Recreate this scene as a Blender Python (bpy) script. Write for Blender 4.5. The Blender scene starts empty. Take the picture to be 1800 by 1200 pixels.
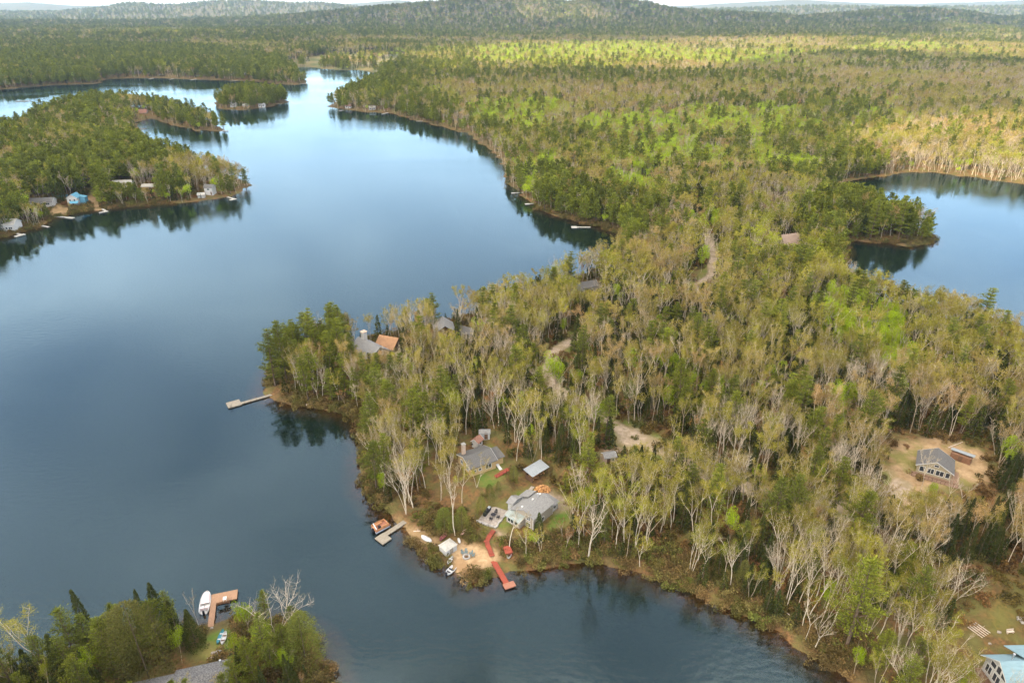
import bpy, math, random
import numpy as np
from math import sin, cos, pi, radians, tan, atan2, hypot

# ------------------------------------------------------------------ camera, world, sun
H = 110.0                      # flying height above the lake
PITCH = radians(26.1)
CP, SP = cos(PITCH), sin(PITCH)
F = 1200.0                     # focal length in photograph pixels (1800 wide)
scene = bpy.context.scene
cam_data = bpy.data.cameras.new('camera')
cam = bpy.data.objects.new('camera', cam_data)
scene.collection.objects.link(cam)
cam.location = (0, 0, H)
cam.rotation_euler = (pi / 2 - PITCH, 0, 0)
cam_data.sensor_width = 36
cam_data.lens = 24
cam_data.clip_start = 1
cam_data.clip_end = 60000
scene.camera = cam

SUN_EL = radians(38)
SUN_AZ = radians(232)          # clockwise from +Y: behind the camera, to its left
SDIR = (cos(SUN_EL) * sin(SUN_AZ), cos(SUN_EL) * cos(SUN_AZ), sin(SUN_EL))
world = bpy.data.worlds.new('World')
scene.world = world
world.use_nodes = True
wt = world.node_tree
wt.nodes.clear()
w_out = wt.nodes.new('ShaderNodeOutputWorld')
w_bg = wt.nodes.new('ShaderNodeBackground')
w_sky = wt.nodes.new('ShaderNodeTexSky')
w_sky.sky_type = 'NISHITA'
w_sky.sun_disc = False
w_sky.sun_elevation = SUN_EL
w_sky.sun_rotation = SUN_AZ
w_sky.altitude = 300
w_sky.air_density = 1.0
w_sky.dust_density = 1.6
w_bg.inputs['Strength'].default_value = 0.15
# thin broken cloud over the blue
w_tc = wt.nodes.new('ShaderNodeTexCoord')
w_map = wt.nodes.new('ShaderNodeMapping')
w_map.inputs['Scale'].default_value = (1.6, 1.6, 4.5)
w_n = wt.nodes.new('ShaderNodeTexNoise')
w_n.inputs['Scale'].default_value = 1.7
w_n.inputs['Detail'].default_value = 7
w_n.inputs['Roughness'].default_value = 0.6
w_n.inputs['Distortion'].default_value = 0.4
w_r = wt.nodes.new('ShaderNodeValToRGB')
w_r.color_ramp.elements[0].position = 0.2
w_r.color_ramp.elements[1].position = 0.85
w_m = wt.nodes.new('ShaderNodeMix')
w_m.data_type = 'RGBA'
w_m.inputs['B'].default_value = (14.5, 14.1, 13.4, 1)
w_mul = wt.nodes.new('ShaderNodeMath'); w_mul.operation = 'MULTIPLY'; w_mul.inputs[1].default_value = 0.6
wt.links.new(w_tc.outputs['Generated'], w_map.inputs['Vector'])
wt.links.new(w_map.outputs[0], w_n.inputs['Vector'])
wt.links.new(w_n.outputs['Fac'], w_r.inputs[0])
wt.links.new(w_r.outputs[0], w_mul.inputs[0])
wt.links.new(w_mul.outputs[0], w_m.inputs['Factor'])
wt.links.new(w_sky.outputs[0], w_m.inputs['A'])
wt.links.new(w_m.outputs['Result'], w_bg.inputs['Color'])
wt.links.new(w_bg.outputs[0], w_out.inputs['Surface'])

sun_l = bpy.data.lights.new('sun', 'SUN')
sun_l.energy = 5.0
sun_l.angle = radians(0.6)
sun_l.color = (1.0, 0.84, 0.58)
sun = bpy.data.objects.new('sun', sun_l)
scene.collection.objects.link(sun)
from mathutils import Vector, Matrix, Euler
sun.rotation_euler = Vector(SDIR).to_track_quat('Z', 'Y').to_euler()
sun.location = (SDIR[0] * 900, SDIR[1] * 900, 900)

scene.view_settings.view_transform = 'Standard'
scene.view_settings.look = 'None'
scene.view_settings.gamma = 1
scene.view_settings.exposure = 1.42
scene.render.engine = 'CYCLES'
cy = scene.cycles
cy.max_bounces = 6; cy.diffuse_bounces = 2; cy.glossy_bounces = 2
cy.transmission_bounces = 3; cy.transparent_max_bounces = 12; cy.volume_bounces = 0
cy.sample_clamp_indirect = 4.0
scene.render.film_transparent = False

# ------------------------------------------------------------------ numeric helpers
def hash2(ix, iy, seed):
    n = (ix.astype(np.int64) * 374761393 + iy.astype(np.int64) * 668265263 + seed * 1442695041) & 0x7fffffff
    n = ((n ^ (n >> 13)) * 1274126177) & 0x7fffffff
    return ((n ^ (n >> 16)) & 0xffff) / 65535.0

def vnoise(x, y, scale, seed=0):
    x = np.asarray(x, float) / scale; y = np.asarray(y, float) / scale
    ix = np.floor(x); iy = np.floor(y)
    fx = x - ix; fy = y - iy
    fx = fx * fx * (3 - 2 * fx); fy = fy * fy * (3 - 2 * fy)
    a = hash2(ix, iy, seed); b = hash2(ix + 1, iy, seed)
    c = hash2(ix, iy + 1, seed); d = hash2(ix + 1, iy + 1, seed)
    return (a * (1 - fx) + b * fx) * (1 - fy) + (c * (1 - fx) + d * fx) * fy

def fbm(x, y, scale, seed=0, octv=4):
    s = 0; amp = .5; tot = 0
    for k in range(octv):
        s = s + amp * vnoise(x, y, scale / 2 ** k, seed + 17 * k); tot += amp; amp *= .5
    return s / tot

def smooth(v, a, b):
    t = np.clip((v - a) / (b - a), 0, 1)
    return t * t * (3 - 2 * t)

def flat(px, py, z=0.0):
    """point of the plane at height z seen at photograph pixel px, py"""
    u = (np.asarray(px, float) - 900) / F; v = (600 - np.asarray(py, float)) / F
    dz = -SP + v * CP
    t = (z - H) / dz
    return u * t, (CP + v * SP) * t

def proj(X, Y, Z):
    rz = np.asarray(Z, float) - H
    d = Y * CP - rz * SP
    d = np.maximum(d, 1e-3)
    return 900 + F * X / d, 600 - F * (Y * SP + rz * CP) / d, d

def inpoly(x, y, poly):
    x = np.asarray(x, float); y = np.asarray(y, float)
    inside = np.zeros(x.shape, bool)
    n = len(poly)
    for i in range(n):
        x0, y0 = poly[i]; x1, y1 = poly[(i + 1) % n]
        if y0 == y1: continue
        c = ((y0 > y) != (y1 > y)) & (x < (x1 - x0) * (y - y0) / (y1 - y0) + x0)
        inside ^= c
    return inside

def segdist(x, y, pts, closed=True):
    x = np.asarray(x, float); y = np.asarray(y, float)
    d = np.full(x.shape, 1e18)
    n = len(pts)
    for i in range(n if closed else n - 1):
        x0, y0 = pts[i]; x1, y1 = pts[(i + 1) % n]
        dx, dy = x1 - x0, y1 - y0
        L = dx * dx + dy * dy + 1e-9
        t = np.clip(((x - x0) * dx + (y - y0) * dy) / L, 0, 1)
        d = np.minimum(d, (x - x0 - t * dx) ** 2 + (y - y0 - t * dy) ** 2)
    return np.sqrt(d)

def wp(pts, z=0.0):
    return [tuple(float(q) for q in flat(a, b, z)) for a, b in pts]

# ------------------------------------------------------------------ shorelines (traced where the water meets the land)
LAKE_MAIN = wp([(1540,1260),(1497,1200),(1447,1160),(1400,1139),(1367,1109),(1337,1095),(1294,1074),(1265,1062),(1230,1048),(1192,1030),
 (1142,1014),(1081,998),(1031,987),(958,991),(900,1001),(862,1017),(825,1025),(808,1012),(785,997),(762,992),(740,965),(725,947),
 (715,925),(695,912),(672,890),(657,872),(642,852),(639,835),(637,797),(637,782),(630,745),(620,732),(592,725),(555,716),(517,711),
 (480,702),(462,692),(465,680),(470,662),(478,648),(500,628),(530,618),(600,607),(667,592),(717,582),(780,565),(860,548),(933,520),(967,509),(1000,494),
 (1047,478),(1088,458),(1102,430),(1085,412),(1073,407),(1055,400),(1030,393),(1000,385),(960,376),(943,368),(932,355),(915,338),(897,325),
 (891,312),(892,300),(884,287),(875,270),(860,258),(830,245),(818,235),(800,228),(770,222),(740,214),(715,206),(690,200),(655,198),
 (620,194),(595,192),(583,187),(592,180),(620,165),(650,152),(668,142),(663,130),(650,125),(625,123),(600,123),(570,121),(545,118),(515,118),
 (521,128),(530,138),(541,146),(520,149),(480,147),(430,142),(380,141),(330,139),(280,137),(230,137),(190,139),(170,147),(140,148),
 (100,149),(50,153),(0,158),(-80,163),(-300,170),(-600,185),(-900,260),(-1100,420),(-1100,700),(-1000,1200),(-900,1900),(1400,1900),(1700,1500),(1600,1330)])
LOT = wp([(600,1270),(575,1200),(572,1170),(555,1135),(520,1110),(470,1100),(430,1104),(403,1092),(370,1102),(320,1108),(250,1114),
 (180,1122),(120,1142),(60,1172),(0,1190),(-60,1235),(-500,1400),(-300,1700),(500,1700)])
LAND_W = wp([(-700,560),(-300,500),(-100,440),(0,417),(30,410),(60,400),(95,383),(120,376),(200,365),(270,361),(330,357),(380,350),(415,345),(434,336),(440,328),
 (430,320),(390,306),(340,296),(295,281),(252,262),(240,246),(237,226),(245,214),(262,209),(285,213),(310,222),(350,230),(393,231),
 (392,225),(380,216),(345,206),(290,193),(240,188),(190,188),(140,192),(95,200),(58,214),(35,230),(5,243),(-60,250),(-200,262),(-420,300),(-700,380)])
ISLE = wp([(380,187),(388,192),(405,194),(430,194),(455,190),(475,187),(500,181),(508,178),(498,172),(450,169),(400,173),(382,180)])
LAKE_E = wp([(1480,322),(1515,313),(1560,306),(1600,302),(1640,303),(1700,311),(1760,319),(1800,325),(1900,340),(2100,380),(2300,500),(2300,760),(2000,700),
 (1850,632),(1760,598),(1700,575),(1640,560),(1580,548),(1535,530),(1502,500),(1488,470),(1484,445),(1480,424),(1500,424),(1540,427),(1600,432),
 (1634,427),(1638,419),(1622,405),(1575,390),(1500,372),(1455,350),(1452,335)])
PONDS = [wp([(238,87),(255,84),(280,82),(306,83),(306,86),(280,89),(250,89)]), wp([(126,125),(140,121),(152,124),(150,128),(134,128)]),
         wp([(188,93),(198,91),(206,93),(198,95)])]
SHORES = [LAKE_MAIN, LOT, LAND_W, ISLE, LAKE_E] + PONDS

def shore(x, y):
    """signed distance to the waterline, positive on land"""
    x = np.asarray(x, float); y = np.asarray(y, float)
    d = np.full(x.shape, 1e9)
    for p in SHORES: d = np.minimum(d, segdist(x, y, p))
    w = inpoly(x, y, LAKE_MAIN) & ~inpoly(x, y, LOT) & ~inpoly(x, y, LAND_W) & ~inpoly(x, y, ISLE)
    w |= inpoly(x, y, LAKE_E)
    for p in PONDS: w |= inpoly(x, y, p)
    s = np.where(w, -d, d)
    r = np.hypot(x, y)
    j = (fbm(x, y, 9, 5, 3) - .5) * np.clip(r / 130, .6, 6) * 2.4 + (fbm(x, y, 45, 9, 2) - .5) * np.clip((r - 200) / 100, 0, 8) * 1.5
    return s + j * np.exp(-(s / 30.0) ** 2)

# ------------------------------------------------------------------ ground patches
BEACH = wp([(788,972),(800,958),(822,952),(845,962),(866,966),(882,976),(874,990),(850,996),(832,1001),(818,1010),(806,1013),(798,1004),(794,988)], .5)
SANDY = [BEACH, wp([(700,905),(722,915),(760,928),(775,948),(762,958),(742,957),(722,943),(706,925)], 1),
         wp([(155,352),(172,345),(180,372),(165,372)], 1), wp([(70,330),(85,322),(105,330),(100,342),(75,342)], 2), wp([(80,378),(100,362),(125,366),(120,376)],1),
         ]
GRAVEL_ROAD = wp([(1228,395),(1246,420),(1256,450),(1252,478),(1236,497),(1205,515),(1150,540),(1080,562),(1015,590),(990,606),(968,626),(960,650),
 (968,675),(995,697),(1035,722),(1075,745),(1110,765),(1150,785),(1190,806),(1250,835),(1330,860),(1420,880),(1500,890),(1560,880),(1590,850)], 5)
GRAVEL = [wp([(1088,748),(1120,752),(1165,776),(1170,792),(1140,795),(1108,786),(1085,778)], 5), wp([(1052,806),(1062,790),(1090,783),(1105,790),(1088,805),(1062,815)], 5),
          wp([(940,852),(960,842),(990,855),(1000,872),(978,880),(960,870),(942,862)], 5), wp([(870,905),(895,915),(905,925),(880,915)],5)]
CLEARING = wp([(1552,778),(1580,762),(1640,768),(1700,778),(1735,800),(1730,840),(1700,872),(1640,880),(1600,905),(1570,900),(1568,850),(1540,820)], 5)
LAWNS = [wp([(856,892),(880,868),(912,846),(935,842),(948,852),(938,870),(915,885),(888,908)], 5), wp([(975,872),(1000,875),(1008,900),(980,915),(965,905)], 5),
         wp([(1700,1085),(1760,1060),(1810,1080),(1810,1130),(1720,1125)], 4), wp([(340,1140),(370,1105),(402,1098),(408,1120),(400,1148),(360,1155)], 2),
         wp([(835,800),(860,775),(885,790),(890,830),(860,850),(840,845)],5)]
MARSH = [wp([(500,118),(520,108),(600,100),(680,96),(720,103),(700,118),(668,130),(640,124),(560,121)], 1)]
OPEN = [BEACH] + SANDY + GRAVEL + [CLEARING] + LAWNS + MARSH
PADS = []                      # (x, y, radius, height): level ground under the cottages

def ridge(px, py, q):          # height of a crest seen at column px and row py at distance q
    v = (600 - py) / F
    return H + q * (-SP + v * CP) / (CP + v * SP)
L_FAR = [(-900,8),(0,7),(50,5),(120,11),(200,13),(260,9),(330,10),(380,7),(430,1),(500,4),(560,8),(620,7),(700,2),(760,9),(830,12),(1000,14),(1130,11),(1200,12),(1260,8),(1340,5),(1420,2),(1500,7),(1600,9),(1700,6),(1800,1),(2700,6)]
L_MID = [(-900,26),(0,28),(100,27),(170,20),(230,10),(300,15),(380,8),(450,7),(520,12),(570,10),(620,17),(680,24),(900,26),(1300,20),(1450,15),(1600,18),(1800,16),(2700,18)]
L_NEAR = [(-900,60),(0,56),(300,48),(420,46),(540,30),(600,24),(660,18),(720,13),(780,8),(830,5),(873,2),(933,3),(967,8),(1000,12),(1030,7),(1067,3),(1117,7),(1167,17),(1200,24),(1300,29),(1367,33),(1413,38),(1483,32),(1567,22),(1623,20),(1700,25),(1767,37),(1800,35),(2700,40)]
def interp(tab, x):
    return np.interp(x, [a for a, b in tab], [b for a, b in tab])

def relief(x, y):
    px = 900 + F * (x / np.maximum(y, 1.0)) * 1.114
    r = np.maximum(y, 1.0)
    h = np.zeros(np.shape(x))
    for tab, q, wn, wf in ((L_NEAR, 4300, 720, 1200), (L_MID, 7500, 1100, 1800), (L_FAR, 12500, 2200, 3500)):
        e = ridge(0, interp(tab, px), q)
        g = np.where(r < q, np.exp(-((r - q) / wn) ** 2), np.exp(-((r - q) / wf) ** 2))
        h = np.maximum(h, np.maximum(e, 0) * g)
    roll = (fbm(x, y, 900, 31, 4) - .42) * 60 * smooth(r, 1300, 3500)
    return np.maximum(h + np.where(h > 30, roll * .6, roll * .7), 0)

def terr0(x, y, sd=None):
    x = np.asarray(x, float); y = np.asarray(y, float)
    if sd is None: sd = shore(x, y)
    land = .1 + .5 * smooth(sd, 0, 2.0) + 4.4 * smooth(sd, 3, 38)
    land = land + (fbm(x, y, 40, 3, 3) - .5) * 2.6 * smooth(sd, 8, 40) + (fbm(x, y, 210, 4, 2) - .35) * 9 * smooth(sd, 60, 320)
    land = land + relief(x, y) * smooth(sd, 20, 400)
    bed = -.05 + .11 * sd
    h = np.where(sd > 0, land, np.maximum(bed, -5))
    b = inpoly(x, y, BEACH)
    bd = segdist(x, y, BEACH)
    k = np.where(b, 1, 1 - smooth(bd, 0, 4))
    h = np.where(sd > 0, h * (1 - k) + np.minimum(h, .12 + .05 * np.maximum(sd, 0)) * k, h)
    return h

def terr(x, y, sd=None):
    h = terr0(x, y, sd)
    for (a, b, r, z) in PADS:
        k = 1 - smooth(np.hypot(np.asarray(x) - a, np.asarray(y) - b), r, r * 1.6)
        h = h * (1 - k) + z * k
    return h

def G(px, py):
    """ground point seen at a photograph pixel"""
    z = 0.0
    for _ in range(8):
        x, y = flat(px, py, z)
        z = max(float(terr(np.array([x]), np.array([y]))[0]), 0.0)
    x, y = flat(px, py, z)
    return float(x), float(y), z
CLOUD_SOLID = 0.62
HAZE = 0.00005
# ------------------------------------------------------------------ object helpers
COL = scene.collection
def tag(o, label=None, cat=None, group=None, kind=None):
    if label: o['label'] = label
    if cat: o['category'] = cat
    if group: o['group'] = group
    if kind: o['kind'] = kind
    return o

def empty(name, loc=(0, 0, 0), rz=0.0):
    o = bpy.data.objects.new(name, None)
    o.location = loc; o.rotation_euler = (0, 0, rz); o.empty_display_size = .5
    COL.objects.link(o)
    return o

def mesh_np(name, V, Fq, mats, mi=None, smooth_=False):
    """V (n,3) array; Fq list of (array of faces with k corners)"""
    me = bpy.data.meshes.new(name)
    V = np.asarray(V, np.float32)
    fl = [f for f in Fq if len(f)]
    loops = np.concatenate([f.ravel() for f in fl]).astype(np.int32)
    tot = np.concatenate([np.full(len(f), f.shape[1]) for f in fl]).astype(np.int32)
    st = np.concatenate([[0], np.cumsum(tot)[:-1]]).astype(np.int32)
    me.vertices.add(len(V)); me.vertices.foreach_set('co', V.ravel())
    me.loops.add(len(loops)); me.loops.foreach_set('vertex_index', loops)
    me.polygons.add(len(tot)); me.polygons.foreach_set('loop_start', st)
    try: me.polygons.foreach_set('loop_total', tot)
    except Exception: pass
    for m in mats: me.materials.append(m)
    if mi is not None: me.polygons.foreach_set('material_index', np.asarray(mi, np.int32))
    if smooth_: me.polygons.foreach_set('use_smooth', np.ones(len(tot), bool))
    me.update(calc_edges=True)
    return me

def obj(name, me, parent=None):
    o = bpy.data.objects.new(name, me)
    COL.objects.link(o)
    if parent: o.parent = parent
    return o

class MB:
    """collects boxes, tubes and sheets into ONE mesh"""
    def __init__(s): s.v = []; s.f = []
    def add(s, vs, fs):
        n = len(s.v); s.v += [tuple(map(float, v)) for v in vs]; s.f += [tuple(i + n for i in f) for f in fs]; return s
    def box(s, x0, y0, z0, x1, y1, z1):
        return s.add([(x0,y0,z0),(x1,y0,z0),(x1,y1,z0),(x0,y1,z0),(x0,y0,z1),(x1,y0,z1),(x1,y1,z1),(x0,y1,z1)],
                     [(0,3,2,1),(4,5,6,7),(0,1,5,4),(1,2,6,5),(2,3,7,6),(3,0,4,7)])
    def obox(s, c, size, rz=0, rx=0):
        R = Euler((rx, 0, rz)).to_matrix(); a, b, d = size[0]/2, size[1]/2, size[2]/2
        vs = [Vector(c) + R @ Vector((i*a, j*b, k*d)) for k in (-1,1) for i, j in ((-1,-1),(1,-1),(1,1),(-1,1))]
        return s.add(vs, [(0,3,2,1),(4,5,6,7),(0,1,5,4),(1,2,6,5),(2,3,7,6),(3,0,4,7)])
    def prism(s, prof, x0, x1, axis='x'):
        """closed outline in (y,z) (or (x,z) for axis y) pushed from x0 to x1"""
        n = len(prof)
        if axis == 'x': vs = [(x0, p, q) for p, q in prof] + [(x1, p, q) for p, q in prof]
        else: vs = [(p, x1, q) for p, q in prof] + [(p, x0, q) for p, q in prof]
        return s.add(vs, [tuple(range(n))[::-1], tuple(range(n, 2*n))] + [(i, (i+1) % n, n + (i+1) % n, n + i) for i in range(n)])
    def tube(s, p0, p1, r0, r1=None, n=8):
        if r1 is None: r1 = r0
        p0 = Vector(p0); p1 = Vector(p1); d = (p1 - p0).normalized()
        a = d.orthogonal().normalized(); b = d.cross(a)
        vs = [p0 + (a*cos(2*pi*i/n) + b*sin(2*pi*i/n))*r0 for i in range(n)] + [p1 + (a*cos(2*pi*i/n) + b*sin(2*pi*i/n))*r1 for i in range(n)]
        return s.add(vs, [(i, (i+1) % n, n+(i+1) % n, n+i) for i in range(n)] + [tuple(range(n))[::-1], tuple(range(n, 2*n))])
    def slab(s, quad, th):
        """four corners (top face, counter-clockwise from above) thickened downwards"""
        q = [Vector(p) for p in quad]; nrm = (q[1]-q[0]).cross(q[3]-q[0]).normalized()
        return s.add([p - nrm*th for p in q] + q, [(0,3,2,1),(4,5,6,7),(0,1,5,4),(1,2,6,5),(2,3,7,6),(3,0,4,7)])
    def build(s, name, mat, parent=None, sm=False):
        me = bpy.data.meshes.new(name); me.from_pydata(s.v, [], s.f); me.materials.append(mat); me.update()
        if sm: me.polygons.foreach_set('use_smooth', [True]*len(me.polygons))
        return obj(name, me, parent)

# ------------------------------------------------------------------ materials
def mat(name, col, rough=.8, metal=0.0, var=None, scale=6.0, bump=0.0, spec=.12, detail=4, stretch=None):
    m = bpy.data.materials.new(name); m.use_nodes = True
    nt = m.node_tree; b = nt.nodes['Principled BSDF']
    b.inputs['Roughness'].default_value = rough; b.inputs['Metallic'].default_value = metal
    b.inputs['Specular IOR Level'].default_value = spec
    if var is None: var = tuple(c * .72 for c in col)
    tc = nt.nodes.new('ShaderNodeTexCoord'); mp = nt.nodes.new('ShaderNodeMapping')
    if stretch: mp.inputs['Scale'].default_value = stretch
    n = nt.nodes.new('ShaderNodeTexNoise'); n.inputs['Scale'].default_value = scale; n.inputs['Detail'].default_value = detail
    r = nt.nodes.new('ShaderNodeMapRange'); r.inputs['From Min'].default_value = .35; r.inputs['From Max'].default_value = .65
    x = nt.nodes.new('ShaderNodeMix'); x.data_type = 'RGBA'
    x.inputs['A'].default_value = (*col, 1); x.inputs['B'].default_value = (*var, 1)
    nt.links.new(tc.outputs['Object'], mp.inputs[0]); nt.links.new(mp.outputs[0], n.inputs['Vector'])
    nt.links.new(n.outputs['Fac'], r.inputs[0]); nt.links.new(r.outputs[0], x.inputs['Factor'])
    nt.links.new(x.outputs['Result'], b.inputs['Base Color'])
    if bump:
        bp = nt.nodes.new('ShaderNodeBump'); bp.inputs['Strength'].default_value = bump; bp.inputs['Distance'].default_value = .05
        nt.links.new(n.outputs['Fac'], bp.inputs['Height']); nt.links.new(bp.outputs[0], b.inputs['Normal'])
    return m

def leaf_mat(name, cols, transl=.35, spread=.35):
    """cols: list of colours one tree may take (picked per tree), leaf to leaf brightness varies by spread"""
    m = bpy.data.materials.new(name); m.use_nodes = True
    nt = m.node_tree; nt.nodes.clear()
    out = nt.nodes.new('ShaderNodeOutputMaterial')
    oi = nt.nodes.new('ShaderNodeObjectInfo'); ge = nt.nodes.new('ShaderNodeNewGeometry')
    cr = nt.nodes.new('ShaderNodeValToRGB'); el = cr.color_ramp.elements
    while len(el) < len(cols): el.new(.5)
    for i, c in enumerate(cols):
        el[i].position = i / max(1, len(cols) - 1); el[i].color = (*c, 1)
    mr = nt.nodes.new('ShaderNodeMapRange'); mr.inputs['To Min'].default_value = 1 - spread; mr.inputs['To Max'].default_value = 1 + spread
    mx = nt.nodes.new('ShaderNodeVectorMath'); mx.operation = 'SCALE'
    df = nt.nodes.new('ShaderNodeBsdfDiffuse'); tr = nt.nodes.new('ShaderNodeBsdfTranslucent'); ms = nt.nodes.new('ShaderNodeMixShader')
    ms.inputs[0].default_value = transl
    ns = nt.nodes.new('ShaderNodeTexNoise'); ns.inputs['Scale'].default_value = .011; ns.inputs['Detail'].default_value = 3
    nr_ = nt.nodes.new('ShaderNodeMapRange'); nr_.inputs['From Min'].default_value = .36; nr_.inputs['From Max'].default_value = .64; nr_.inputs['To Max'].default_value = .6
    ad = nt.nodes.new('ShaderNodeMath'); ad.operation = 'MULTIPLY_ADD'; ad.inputs[1].default_value = .45
    nt.links.new(oi.outputs['Location'], ns.inputs['Vector']); nt.links.new(ns.outputs['Fac'], nr_.inputs[0]); nt.links.new(oi.outputs['Random'], ad.inputs[0]); nt.links.new(nr_.outputs[0], ad.inputs[2])
    m7 = nt.nodes.new('ShaderNodeMath'); m7.operation = 'MULTIPLY'; m7.inputs[1].default_value = 37.7; fr_ = nt.nodes.new('ShaderNodeMath'); fr_.operation = 'FRACT'
    tb = nt.nodes.new('ShaderNodeMapRange'); tb.inputs['To Min'].default_value = .68; tb.inputs['To Max'].default_value = 1.28; mm = nt.nodes.new('ShaderNodeMath'); mm.operation = 'MULTIPLY'
    nt.links.new(oi.outputs['Random'], m7.inputs[0]); nt.links.new(m7.outputs[0], fr_.inputs[0]); nt.links.new(fr_.outputs[0], tb.inputs[0]); nt.links.new(tb.outputs[0], mm.inputs[0]); nt.links.new(mr.outputs[0], mm.inputs[1])
    nt.links.new(ad.outputs[0], cr.inputs[0]); nt.links.new(ge.outputs['Random Per Island'], mr.inputs[0])
    nt.links.new(cr.outputs[0], mx.inputs[0]); nt.links.new(mm.outputs[0], mx.inputs['Scale'])
    nt.links.new(mx.outputs[0], df.inputs[0]); nt.links.new(mx.outputs[0], tr.inputs[0])
    nt.links.new(df.outputs[0], ms.inputs[1]); nt.links.new(tr.outputs[0], ms.inputs[2]); nt.links.new(ms.outputs[0], out.inputs[0])
    return m

M = {}
M['birch_bark'] = mat('birch_bark', (.54,.465,.36), .8, var=(.38,.31,.23), scale=1.2, spec=.1)
M['tan_bark'] = mat('tan_bark', (.38,.31,.22), .85, var=(.26,.20,.14), scale=1.2, spec=.1)
M['dark_bark'] = mat('dark_bark', (.12,.085,.06), .9, var=(.07,.05,.035), scale=2, spec=.1)
M['twig'] = leaf_mat('bare_twigs', [(.28,.21,.14),(.36,.29,.20),(.27,.22,.12),(.33,.25,.18)], .2, .25)
M['bud'] = leaf_mat('opening_buds', [(.37,.26,.12),(.32,.205,.085),(.32,.245,.075),(.27,.22,.045),(.24,.21,.032),(.29,.26,.038),(.22,.23,.024),(.28,.29,.024)], .4, .25)
M['lime'] = leaf_mat('fresh_leaves', [(.24,.33,.02),(.33,.42,.025),(.29,.38,.015),(.38,.44,.03)], .5, .3)
M['russet'] = leaf_mat('red_maple_buds', [(.30,.13,.05),(.34,.19,.06),(.26,.12,.06)], .4, .3)
M['pine'] = leaf_mat('pine_needles', [(.095,.112,.018),(.15,.165,.02),(.11,.125,.022),(.19,.20,.022)], .2, .45)
M['spruce'] = leaf_mat('spruce_needles', [(.028,.036,.01),(.048,.054,.013),(.036,.044,.012),(.065,.07,.014)], .15, .4)
M['cedar'] = leaf_mat('cedar_sprays', [(.075,.09,.02),(.11,.12,.022),(.13,.115,.035)], .2, .4)
M['shrub'] = leaf_mat('shrub_leaves', [(.16,.13,.045),(.11,.105,.03),(.19,.12,.05),(.12,.13,.028),(.22,.16,.065)], .35, .35)
M['under'] = leaf_mat('undergrowth_leaves', [(.11,.085,.03),(.16,.085,.035),(.085,.09,.022),(.22,.11,.045),(.07,.075,.02)], .3, .4)

# ------------------------------------------------------------------ tree meshes
def tubes(segs, sides):
    """segs: list of (path (k,3), radii (k)); returns V, list of face arrays"""
    Vs = []; Fs = []; n0 = 0
    for path, rad, sd in segs:
        path = np.asarray(path, float); k = len(path)
        d = np.gradient(path, axis=0); d /= np.linalg.norm(d, axis=1)[:, None] + 1e-9
        ref = np.array([.31, .17, .93]) if abs(d[0, 2]) < .9 else np.array([1., .1, 0])
        a = np.cross(d, ref); a /= np.linalg.norm(a, axis=1)[:, None] + 1e-9
        b = np.cross(d, a)
        th = np.arange(sd) * 2 * pi / sd
        ring = path[:, None, :] + (a[:, None, :] * np.cos(th)[None, :, None] + b[:, None, :] * np.sin(th)[None, :, None]) * np.asarray(rad)[:, None, None]
        Vs.append(ring.reshape(-1, 3))
        i = np.arange(k - 1)[:, None] * sd + np.arange(sd)[None, :]
        j = np.arange(k - 1)[:, None] * sd + (np.arange(sd)[None, :] + 1) % sd
        Fs.append((np.stack([i, j, j + sd, i + sd], -1).reshape(-1, 4)) + n0)
        n0 += k * sd
    return np.concatenate(Vs), np.concatenate(Fs)

def cards(P, size, rng, D=None, aspect=1.0, jitter=.35):
    """a small leaf quad at each point; D = long direction of a sliver"""
    n = len(P)
    if D is None:
        D = rng.normal(size=(n, 3))
    D = D / (np.linalg.norm(D, axis=1)[:, None] + 1e-9)
    R = rng.normal(size=(n, 3)); S = np.cross(D, R); S /= np.linalg.norm(S, axis=1)[:, None] + 1e-9
    s = size * (1 + jitter * rng.uniform(-1, 1, n))[:, None]
    a = D * s; b = S * s * aspect
    V = np.stack([P - a * .5 - b * .3, P - a * .1 + b * .5, P + a * .5 + b * .2, P + a * .1 - b * .5], 1).reshape(-1, 3)
    Fq = np.arange(4 * n).reshape(-1, 4)
    return V, Fq

def bend(p0, d, L, k, rng, wob=.12, up=0.0):
    pts = [np.array(p0, float)]; d = np.array(d, float)
    for i in range(k):
        d = d + rng.normal(size=3) * wob + np.array([0, 0, up]); d /= np.linalg.norm(d)
        pts.append(pts[-1] + d * L / k)
    return np.array(pts), d

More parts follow.
